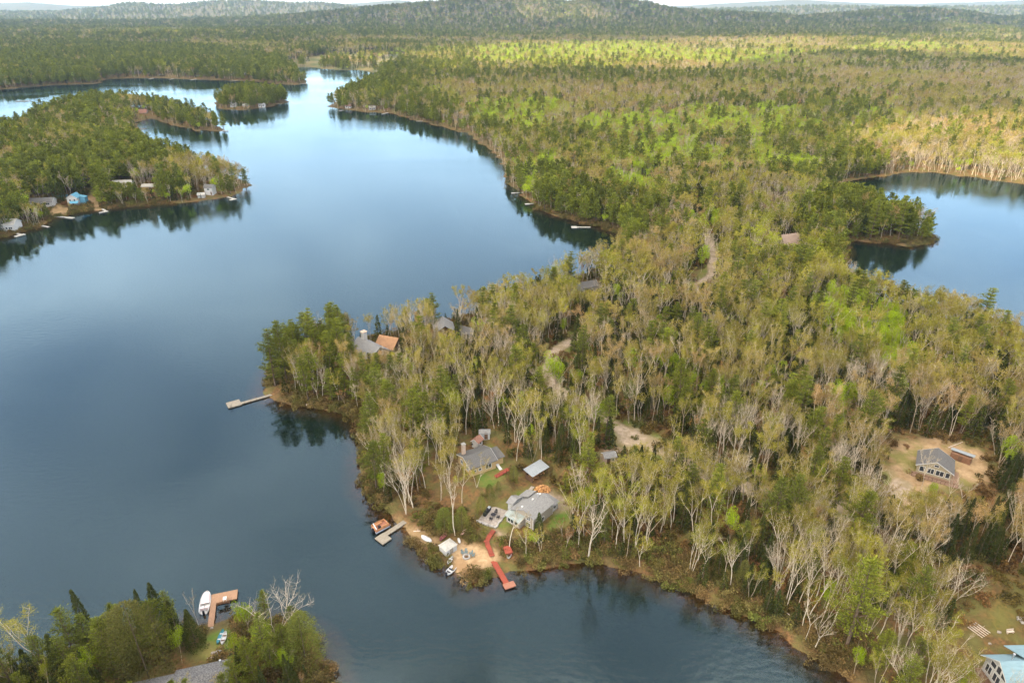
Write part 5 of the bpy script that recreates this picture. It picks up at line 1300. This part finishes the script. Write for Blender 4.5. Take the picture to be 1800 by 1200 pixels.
# ------------------------------------------------------------------ the beach: shed, chairs, fire ring, red locker
r = frame_at('beach_shed', 788, 967, yaw_of((786, 972), (800, 963), 1)); r.location.z = .45; tag(r, 'low grey beach shed with a pale hipped roof at the sand', 'shed')
q = MB(); q.box(-1.5, -1.25, -.7, 1.5, 1.25, 1.55); q.build('wall', M['siding_grey'], r)
q = MB(); q.add([(-1.7, -1.45, 1.55), (1.7, -1.45, 1.55), (1.7, 1.45, 1.55), (-1.7, 1.45, 1.55), (-.35, 0, 2.15), (.35, 0, 2.15)], [(0,1,5,4), (1,2,5), (2,3,4,5), (3,0,4), (3,2,1,0)]); q.build('roof', M['roof_white'], r)
q = MB(); q.box(-.5, -1.30, 0, .4, -1.25, 1.4); q.build('door', M['plank_grey'], r)
fx, fy, fz = G(820, 979)
for (px, py, a, lb) in ((813.5, 973.5, .9, 'grey-green beach chair nearest the shed, facing the fire ring'), (819.5, 972, .1, 'middle grey-green beach chair behind the fire ring'), (828, 974.5, -.8, 'grey-green beach chair on the uphill east side of the fire ring'), (831.5, 978, -1.5, 'grey-green beach chair nearest the red dock')):
    x_, y_, z_ = G(px, py); chair((x_, y_, z_), atan2(fy-y_, fx-x_) + pi/2, lb, 'chair_teal', 'chairs around the beach fire ring', True)
r = empty('fire_ring', (fx, fy, fz), 0); tag(r, 'round stone fire ring on the sand before the beach chairs', 'fire pit')
q = MB()
for k in range(12): a = k*pi/6; q.obox((cos(a)*.7, sin(a)*.7, .16), (.32, .3, .34), rz=a)
q.build('stones', M['stone'], r)
q = MB()
for k in range(6): q.tube((cos(k)*.4, sin(k)*.4, .1), (-cos(k)*.4, -sin(k)*.35, .25), .06, n=6)
q.build('logs', M['wood_dark'], r)
r = frame_at('locker', 892.5, 972, .35); tag(r, 'small red storage locker below the bare birch by the stairs', 'locker')
q = MB(); q.box(-.75, -.9, -.3, .75, .9, .9); q.build('body', M['red_paint'], r)
q = MB(); q.slab([(-.85, -1.0, .95), (.85, -1.0, .95), (.85, 1.0, 1.25), (-.85, 1.0, 1.25)], .07); q.build('lid', M['plank_red'], r)
boat('dinghy', 'small white dinghy with a dark hollow beside the red locker', (893.5, 983), (896.5, 974), .95, .45, 'boat_white', seats=1, seat_m='black_metal', stern=.7)

# table and bench on the cedar dock
(xp, yp) = flat(396, 1055, .46); a = ra.rotation_euler[2]
t = empty('dock_table', (xp, yp, .46), a); tag(t, 'small white table on the cedar dock platform', 'table')
q = MB(); q.box(-.45, -.35, .66, .45, .35, .71); q.build('table_top', M['white_trim'], t)
for sx in (-.38, .38):
    for sy in (-.28, .28): q = MB(); q.box(sx-.03, sy-.03, 0, sx+.03, sy+.03, .655); q.build('leg', M['white_trim'], t)
(xp, yp) = flat(393, 1062, .46); t = empty('bench', (xp, yp, .46), a); tag(t, 'dark red bench at the inner edge of the cedar dock', 'bench')
q = MB(); q.box(-.2, -1.2, .4, .2, 1.2, .46); q.build('seat', M['wood_log'], t)
q = MB(); q.box(-.26, -1.2, .5, -.21, 1.2, .95); q.build('backrest', M['wood_log'], t)
for sy in (-1.1, 1.1): q = MB(); q.box(-.2, sy-.04, 0, .2, sy+.04, .395); q.build('leg', M['wood_log'], t)

# ------------------------------------------------------------------ the wide shingle-roofed cottage below
p0 = flat(404, 1171, 3); p1 = flat(232, 1209, 3); zz = PADS[6][3]
an = atan2(p1[1]-p0[1], p1[0]-p0[0]); L = hypot(p1[0]-p0[0], p1[1]-p0[1])
r = empty('cottage', (p0[0], p0[1], zz), an); tag(r, 'wide low cottage with a speckled charcoal shingle roof in two levels', 'house')
w = MB(); w.prism([(0, -2), (9.5, -2), (9.5, 2.7), (3.0, 4.5), (0, 3.2)], 0, L*.53); w.prism([(0.3, -2), (9.5, -2), (9.5, 2.4), (2.6, 4.0), (0.3, 3.0)], L*.53, L); w.build('wall', M['siding_grey'], r)
q = MB(); q.slab([(L*.53+.2, 3.0, 4.7), (-.45, 3.0, 4.7), (-.45, -.5, 3.2), (L*.53+.2, -.5, 3.2)], .15); q.slab([(L*.53+.2, 10, 2.7), (-.45, 10, 2.7), (-.45, 3.0, 4.7), (L*.53+.2, 3.0, 4.7)], .15)
q.slab([(L+.5, 2.4, 4.15), (L*.53+.21, 2.4, 4.15), (L*.53+.21, 0, 3.05), (L+.5, 0, 3.05)], .15); q.slab([(L+.5, 10, 2.3), (L*.53+.21, 10, 2.3), (L*.53+.21, 2.4, 4.15), (L+.5, 2.4, 4.15)], .15)
ro = q.build('roof', M['shingle_lot'], r)
q = MB(); q.tube((1.0, 1.1, 3.4), (1.0, 1.1, 4.9), .1, n=8); q.tube((1.0, 1.1, 4.9), (1.0, 1.1, 5.1), .18, n=8); q.build('vent_pipe', M['alu'], ro)
q = MB(); q.box(-.06, 1.2, .8, 0, 2.6, 2.0); q.box(-.06, 5.0, .8, 0, 6.4, 2.0); q.build('window', M['glass'], r)

# ------------------------------------------------------------------ the cottage in the brown clearing
yaw4 = yaw_of((1615, 832), (1661, 845)); x_, y_, _ = G(1640, 826)
r = empty('cottage', (x_, y_, PADS[3][3]), yaw4); tag(r, 'khaki cottage with a dark roof and white-trimmed gable in the brown clearing', 'house')
w, ro = gable(r, 7.4, 6.2, 2.5, 2.0, 'siding_khaki', 'shingle_dark', axis='y', trim='white_trim', ov=.5)
for u, a in ((-2.6, 1.0), (-.7, 1.3), (1.25, 1.6), (2.95, .8)): window(r, 'S', u, .75, a, 1.35, 7.4, 6.2)
window(r, 'S', .2, 3.0, .9, .5, 7.4, 6.2); window(r, 'W', -1, .9, 1.2, 1.1, 7.4, 6.2); window(r, 'E', 1, .9, 1.2, 1.1, 7.4, 6.2)
q = MB(); q.box(-4.6, -5.4, -.9, 5.6, -3.12, .12); q.box(3.72, -3.1, -.9, 5.6, 2.0, .12); q.build('deck', M['deck_brown'], r)
q = MB()
for k in range(12): q.box(-4.55 + k*.9, -5.38, .12, -4.47 + k*.9, -5.30, .95)
q.box(-4.6, -5.42, .95, 5.6, -5.26, 1.02); q.build('railing', M['wood_dark'], r)
x_, y_, z_ = G(1688, 808); r = empty('lean_to', (x_, y_, z_), yaw_of((1672, 800), (1700, 810))); tag(r, 'log lean-to under a pale green tin roof behind the clearing cottage', 'shed')
q = MB(); q.box(-2.3, -1.0, -.6, 2.3, 1.0, 1.7); q.build('wall', M['wood_log'], r)
q = MB(); q.slab([(-2.7, -.4, 2.25), (2.7, -.4, 2.25), (2.7, 1.6, 1.9), (-2.7, 1.6, 1.9)], .07); q.build('roof', M['roof_tin'], r)
q = MB(); q.box(-.5, -1.06, 0, .4, -1.0, 1.6); q.build('door', M['wood_dark'], r)

# ------------------------------------------------------------------ the pale blue metal-roofed house
zz = PADS[5][3]; p0 = flat(1725, 1176, zz); p1 = flat(1766, 1232, zz)
an = atan2(p0[1]-p1[1], p0[0]-p1[0]) - pi/2; W = hypot(p1[0]-p0[0], p1[1]-p0[1]); 
r = empty('house', ((p0[0]+p1[0])/2, (p0[1]+p1[1])/2, zz), an); tag(r, 'grey house under a large pale blue metal roof with a wooden deck', 'house')
w, ro = gable(r, 16, W, 3.4, 2.4, 'siding_grey', 'roof_blue', ox=8.0, trim='white_trim', ov=.6)
q = MB(); q.slab([(4, .4, 6.1), (16.6, .4, 6.1), (16.6, W/2+1.8, 3.9), (4, W/2+1.8, 3.9)], .12); q.build('upper_roof', M['roof_blue'], r)
for (y0_, y1_) in ((-W*.42, -W*.22), (-W*.14, W*.10), (W*.2, W*.40)): winx(r, 0, y0_, y1_, .9, 1.6, 2)
for (y0_, y1_, h_) in ((-W*.30, -W*.12, 1.0), (-W*.07, W*.07, 1.4), (W*.12, W*.30, 1.0)): winx(r, 0, y0_, y1_, 3.0, h_, 1)
q = MB()
for vx, vy in ((2.4, 1.0), (5.6, -.9), (9, -1.2)): q.tube((vx, vy, 4.9), (vx, vy, 6.3), .11, n=8); q.tube((vx, vy, 6.3), (vx, vy, 6.5), .2, n=8)
q.build('vent_pipe', M['alu'], ro)
q = MB(); q.box(-2.0, -W/2-1.2, -1.0, -.02, W/2+.3, .15); q.build('deck', M['wood_log'], r)
q = MB()
for k in range(11): q.box(-2.0, -W/2-1.2 + k*(W+1.4)/10, .15, -1.92, -W/2-1.12 + k*(W+1.4)/10, 1.05)
q.box(-2.04, -W/2-1.2, 1.05, -1.9, W/2+.35, 1.12); q.build('railing', M['wood_dark'], r)

# logs, benches and rocks on its lawn
def log(label, a, b, rad=.16, m='log_bleached', group=None, name='log', lift=.12):
    x0, y0, z0 = G(*a); x1, y1, z1 = G(*b); r = empty(name, (x0, y0, z0 + lift), 0); tag(r, label, 'log', group)
    q = MB(); q.tube((0, 0, 0), (x1-x0, y1-y0, z1-z0), rad, rad*.6, 8); q.build('stem', M[m], r)
    q = MB(); d = Vector((x1-x0, y1-y0, z1-z0)); 
    for t, s in ((.5, 1), (.75, -1)): p = d*t; q.tube(p, p + Vector((-d.y, d.x, 0)).normalized()*s*.6 + Vector((0, 0, .25)), rad*.35, rad*.15, 5)
    q.build('branch_stub', M[m], r)
WDS = ['lowest', 'second', 'third', 'fourth', 'topmost']
for k in range(5):
    log('%s bleached timber of the row lying on the lawn' % WDS[k].capitalize().lower() if k else 'nearest bleached timber of the row lying on the lawn', (1701 + k*3.2, 1102 - k*2.0), (1727 + k*3.4, 1121 - k*2.1), .11, group='timbers laid out on the lawn')
log('fallen white birch trunk on the slope above the dark inlet', (1127, 962), (1152, 952), .17)
log('thin white fallen stem on the reedy bank of the inlet', (1162, 985), (1176, 992), .1)
log('bleached fallen trunk lying across the scrub of the inlet bank', (1362, 1060), (1388, 1081), .13)
log('long pale fallen pole beside the log lean-to', (1667, 787), (1692, 777), .1)
log('pale log at the foot of the wide shingle-roofed cottage', (364, 1158), (379, 1154), .14)
log('grey driftwood log on the sand beside the pontoon dock', (727, 934), (741, 933), .13)
log('pale fallen trunk on the bank at the wooded point', (538, 712), (552, 706), .2)
def rock(label, px, py, s, seed, group=None, m='stone'):
    rg = np.random.default_rng(seed); x_, y_, z_ = G(px, py)
    V = []; Fr = []; nu, nv = 9, 6
    for i in range(nv + 1):
        for j in range(nu):
            th, ph = pi * i / nv, 2 * pi * j / nu; k = 1 + rg.uniform(-.16, .16)
            V.append((sin(th)*cos(ph)*s*k, sin(th)*sin(ph)*s*.8*k, cos(th)*s*.6*k))
    for i in range(nv):
        for j in range(nu): Fr.append((i*nu+j, (i+1)*nu+j, (i+1)*nu+(j+1) % nu, i*nu+(j+1) % nu))
    q = MB(); q.add(V, Fr); o = q.build('rock', M[m]); o.location = (x_, y_, z_ + s*.2); tag(o, label, 'rock', group)
rock('grey boulder beside the corner of the wide shingle roof', 415, 1161, .8, 1)
rock('dark boulder touching the gable of the wide shingle roof', 406, 1153, .7, 2, m='black_metal')
rock('mossy pale rock on the lawn above the blue-roofed house', 1756, 1111, .42, 3, m='paving')
rock('pale stone at the deck corner of the blue-roofed house', 1740, 1131, .3, 4, m='paving')
rock('large grey rock at the lawn edge uphill of the blue-roofed house', 1794, 1088, .8, 5)
rock('smaller grey rock just below the large lawn-edge rock', 1799, 1094, .6, 6)
rock('pale rock of the rockery above the wide shingle roof', 375, 1148, .5, 7, m='paving')
rock('tan rock at the shore beside the teal kayak lawn', 372, 1104, .35, 8, m='paving')
rock('brownish rock in the middle of the shingle-roof rockery', 385, 1146, .55, 9)
x_, y_, z_ = G(1775, 1112); t = empty('garden_bench', (x_, y_, z_), .1); tag(t, 'pale plank bench on the lawn behind the blue-roofed house', 'bench')
q = MB(); q.box(-.7, -.2, .38, .7, .2, .45); q.build('seat', M['log_bleached'], t)
q = MB(); q.box(-.7, .22, .5, .7, .27, .85); q.build('backrest', M['log_bleached'], t)
for sx in (-.55, .55): q = MB(); q.box(sx-.05, -.18, 0, sx+.05, .18, .375); q.build('leg', M['log_bleached'], t)

# ------------------------------------------------------------------ cottages in the wood
z6 = PADS[4][3]
x_, y_ = flat(652, 634, z6); r = empty('cottage', (x_, y_, z6), yaw_of((633, 630), (662, 645))); tag(r, 'grey-roofed cottage with a pale chimney among the pines', 'house')
w, ro = gable(r, 11.0, 8.5, 4.2, 2.8, 'siding_khaki', 'shingle_grey', trim=None, ov=.5); chimney(ro, -3.4, .6, 5.5, 9.6, 1.5, 'siding_white', 'brick')
for z in (1.0, 3.6): window(r, 'E', -1.8, z, 1.1, 1.1, 11, 8.5); window(r, 'E', 1.8, z, 1.1, 1.1, 11, 8.5)
window(r, 'S', 1, 1.2, 1.6, 1.2, 11, 8.5)
q = MB(); q.box(5.6, 4.3, -1, 9.4, 9.5, 2.6); q.build('porch_wall', M['siding_khaki'], r); q = MB(); q.box(5.55, 4.2, 2.6, 9.8, 9.9, 2.8); q.build('porch_roof', M['shingle_grey'], r)
house('cabin', 'dark cabin with a rusty orange roof behind the chimneyed cottage', 'cabin', 686, 616, yaw_of((672, 612), (700, 622)) + .25, 6.6, 7.5, 3.0, 2.4, 'wood_dark', 'roof_rust', [('S', 0, 1, 1.2, 1)], ('W', 0), trim=None, ov=.5)
house('cabin', 'dark log cabin with a slate grey roof below the tall lakeside pine', 'cabin', 781, 588, .2, 6.5, 8, 3.0, 2.4, 'wood_dark', 'shingle_grey', [('S', 0, 1.0, 1.2, 1.0), ('E', 0, 1, 1.2, 1)], trim=None, ov=.6, axis='y')
house('cabin', 'small round-shouldered cabin with a charcoal roof east of the slate cabin', 'cabin', 823, 593, -.5, 6, 6, 2.4, 1.6, 'siding_grey', 'shingle_dark', [('S', 0, .9, 1.2, 1.0)], trim=None, ov=.5)
house('cabin', 'white-trimmed cabin half hidden in birches near the lake narrows', 'cabin', 1032, 511, .4, 7.5, 5.5, 2.6, 1.7, 'siding_grey', 'shingle_dark', [('S', -1.8, .9, 1.3, 1.0), ('S', 1.8, .9, 1.3, 1.0)], trim='white_trim')
house('chalet', 'steep brown-roofed chalet poking out of the wood near the east lake', 'house', 1383, 440, yaw_of((1368, 440), (1397, 436)), 9, 8, 3.4, 4.8, 'siding_khaki', 'roof_brown', [('S', 0, 1.0, 1.5, 1.3)], trim=None, ov=.7)
house('well_house', 'small brick hut with a white door by the gravel turnaround', 'hut', 1070, 810, yaw_of((1062, 815), (1082, 812)), 2.6, 2.2, 2.0, .6, 'brick', 'shingle_grey', [('S', .7, .9, .5, .5)], ('S', -.5), trim='white_trim')
house('cabin', 'little cabin with a pale blue roof beside the lime green grove', 'cabin', 1491, 546, .3, 4.5, 4, 2.3, 1.2, 'siding_white', 'roof_blue', [('S', 0, .9, 1, .9)])
house('cabin', 'pink-roofed cabin at the cove of the western peninsula', 'cabin', 253, 204, .2, 9, 8, 4.0, 3.2, 'siding_white', 'roof_red', [('S', -2, 1.4, 1.4, 1.4), ('S', 2, 1.4, 1.4, 1.4)])
P_ = 'western peninsula'
house('cottage', 'white gabled boathouse cottage at the near western shore', 'house', 20, 405, .1, 8.5, 7.5, 4.2, 2.2, 'siding_white', 'roof_white', [('S', .2, 1.8, 1.0, 1.0), ('S', 2.2, 1.8, 1.8, 1.0), ('S', -2.6, 1.6, .8, .8)])
house('cottage', 'long white bungalow with a slate grey roof on the western shore', 'house', 78, 361, .16, 12.5, 7, 2.8, 1.8, 'siding_white', 'shingle_dark', [('S', 3.6, 1.1, 2.2, 1.1), ('S', .4, 1.3, 1.0, .8)], ('S', -3.2))
r = house('cottage', 'tall cottage covered with bright blue tarps on the western shore', 'house', 134, 359, .1, 6.0, 6.5, 4.6, 2.0, 'siding_white', 'tarp_blue', [('S', -1.2, 2.6, 1.0, 1.2), ('S', 1.3, 2.6, 1.0, 1.2)], ('S', 0), axis='y')
q = MB(); q.slab([(-1.2, -6.0, 2.0), (3.8, -6.0, 2.0), (3.8, -3.35, 2.9), (-1.2, -3.35, 2.9)], .1); q.build('porch_tarp', M['tarp_blue'], r)
q = MB(); q.slab([(3.2, -1, 5.0), (6.6, -1, 4.4), (6.6, 3, 4.4), (3.2, 3, 5.0)], .1); q.box(3.05, -1, -1, 6.2, 3, 4.2); q.build('side_wing', M['tarp_blue'], r)
r = frame_at('carport', 107, 352, .15); tag(r, 'low carport under a light blue tarp between two western cottages', 'carport')
q = MB(); q.slab([(-4.4, -2.2, 2.1), (4.4, -2.2, 2.1), (4.4, 2.2, 2.9), (-4.4, 2.2, 2.9)], .1); q.build('tarp', M['tarp_blue'], r)
for sx in (-4, 4):
    for sy in (-2, 2): q = MB(); q.box(sx-.1, sy-.1, -.5, sx+.1, sy+.1, 2.0 + (.7 if sy > 0 else 0)); q.build('post', M['wood_dark'], r)
house('cottage', 'white two-storey cottage with a slate roof near the peninsula tip', 'house', 371, 341, -.1, 5.2, 5, 4.6, 1.6, 'siding_white', 'shingle_dark', [('S', 0, 3.0, 1.6, 1.1)], ('S', 1.6))
house('shed', 'pale rounded shed beside the white peninsula-tip cottage', 'shed', 355, 347, .2, 4.2, 3.5, 2.0, 1.0, 'roof_white', 'roof_white', [('S', 0, .8, .7, .6)], trim=None)
house('cottage', 'low white cottage deep among the western pines', 'house', 218, 327, .1, 12, 5, 2.6, 1.2, 'siding_white', 'roof_white', [('S', -3, 1, 1.6, .9), ('S', 3, 1, 1.6, .9)])
house('cottage', 'long tan-roofed cottage hidden behind western pines', 'house', 268, 333, .05, 11, 5, 2.4, 1.2, 'siding_tan', 'roof_white', [('S', 0, .9, 1.8, .9)])
for (px, py, lb, wl, rf) in ((411, 188, 'westernmost white cottage on the wooded island', 'siding_white', 'roof_white'), (433, 190, 'middle cream cottage on the wooded island', 'siding_tan', 'roof_white'), (461, 189, 'small pale cottage near the east end of the wooded island', 'siding_white', 'shingle_grey'),
    (613, 191, 'pink-roofed white cottage on the northern shore point', 'siding_white', 'roof_red'), (655, 194, 'white boathouse at the waterline of the northern shore', 'siding_white', 'roof_white'),
    (220, 135, 'pale cottage at the western bend of the far shore', 'siding_white', 'roof_white'), (285, 136, 'white cottage under tall far-shore pines', 'siding_white', 'shingle_grey'), (349, 138, 'grey-roofed cottage in the middle of the far shore', 'siding_khaki', 'shingle_grey'),
    (432, 132, 'pale steep-roofed cottage above the far shore dock row', 'siding_white', 'roof_white'), (440, 139, 'tan cottage at the water near the far point', 'siding_tan', 'roof_tin')):
    house('cottage', lb, 'house', px, py - 1, .1, 7, 6, 2.6, 1.6, wl, rf, [('S', -2, 1.1, 1.4, 1.2), ('S', 2, 1.1, 1.4, 1.2)], ('S', 0), trim=None)

# docks around the lake
for (lb, a, b, w_, pl) in (('small pale dock with a side arm off the white boathouse cottage', (20, 408), (36, 412), 1.6, (2.2, 5, -1)), ('short white dock below the tall western pines', (70, 396), (86, 399), 1.6, None), ('white and rust dock bending off the long white bungalow', (97, 380), (118, 382), 1.6, (4.5, 2.4, 0)),
    ('white L-shaped dock under the blue-tarped cottage', (180, 367), (186, 371), 1.4, (1.6, 5, -1.5)), ('white dock at the peninsula tip', (400, 346), (410, 349), 1.4, (2.6, 4.2, -1)), ('pale wood dock halfway along the western shore', (288, 357), (303, 351), 2.0, None),
    ('dark dock on the west side of the pine cove', (243, 226), (257, 226), 1.6, None), ('short dock just below the dark cove dock', (240, 233), (247, 231.5), 1.8, None), ('white dock at the tip of the cove spit', (391, 230), (402, 229.5), 2.0, None),
    ('white dock on the pine shore nearest the wood narrows', (1038, 399), (1014, 399), 1.4, (3.0, 3.4, 0)), ('white floating dock north of the narrows dock', (944, 357), (930, 358), 1.4, (2.6, 2.6, 0)), ('slim white dock where the pine shore bends', (920, 338), (904, 339), 1.4, (2.0, 2.2, 0)),
    ('tiny white dock at the bulge of the pine shore', (881, 274), (874, 274.5), 1.6, None), ('white dock under the first tall pine of the northern shore', (743, 213), (732, 213), 1.8, None), ('dark weathered dock just north of the tall-pine dock', (733, 206), (726, 206.5), 2.0, None),
    ('slanting white dock east of the waterline boathouse', (682, 198), (671, 201), 2.0, None), ('grey dock at the tip of the northern point', (584, 187), (575, 186), 2.0, None), ('white dock before the pink-roofed cottage', (603, 193.5), (596, 195), 2.0, None),
    ('dark jetty at the tip of the far tree-lined point', (528, 147), (542, 147.5), 3.0, None), ('pale dock before the steep-roofed far cottage', (418, 141.5), (405, 143), 3.0, None), ('white dock in the middle of the far shore', (345, 139), (335, 141), 3.0, None),
    ('pale dock left of the far shore middle', (305, 138), (298, 140), 3.0, None), ('white dock near the western bend of the far shore', (270, 137.5), (262, 139), 3.0, None)):
    dock(lb, a, b, w_, 'roof_white' if 'white' in lb else 'plank_grey', .5, pl, 2, pm='roof_white')
(xs_, ys_) = flat(40, 178, .3); r = empty('raft', (xs_, ys_, 0), .2); tag(r, 'pale swimming raft floating alone in the western bay', 'raft')
q = MB(); q.box(-8, -1.6, .15, 8, 1.6, .45); q.build('deck', M['plank_grey'], r)
for s in (-1, 1): q = MB(); q.tube((-7.8, s, .05), (7.8, s, .05), .35, n=8); q.build('float', M['boat_white'], r)

# power pole by the road
x_, y_, z_ = G(1124, 705); r = empty('utility_pole', (x_, y_, z_), .3); tag(r, 'wooden utility pole with a white transformer above the small spruce', 'utility pole')
q = MB(); q.tube((0, 0, -.5), (0, 0, 9), .16, .11, 8); q.build('pole', M['tan_bark'], r)
q = MB(); q.box(-1.1, -.06, 8.2, 1.1, .06, 8.34); q.build('crossarm', M['tan_bark'], r)
q = MB(); q.tube((.3, -.2, 6.3), (.3, -.2, 7.2), .26, n=10); q.build('transformer', M['white_trim'], r)
# ------------------------------------------------------------------ the air
hz = bpy.data.materials.new('haze'); hz.use_nodes = True
nt = hz.node_tree; nt.nodes.clear()
out = nt.nodes.new('ShaderNodeOutputMaterial'); pv = nt.nodes.new('ShaderNodeVolumePrincipled')
pv.inputs['Color'].default_value = (.50, .74, 1, 1); pv.inputs['Density'].default_value = HAZE; pv.inputs['Anisotropy'].default_value = .2
nt.links.new(pv.outputs[0], out.inputs['Volume'])
h = MB(); h.box(-14000, -60, -6.5, 14000, 15600, 430)
tag(h.build('haze', hz), kind='stuff')
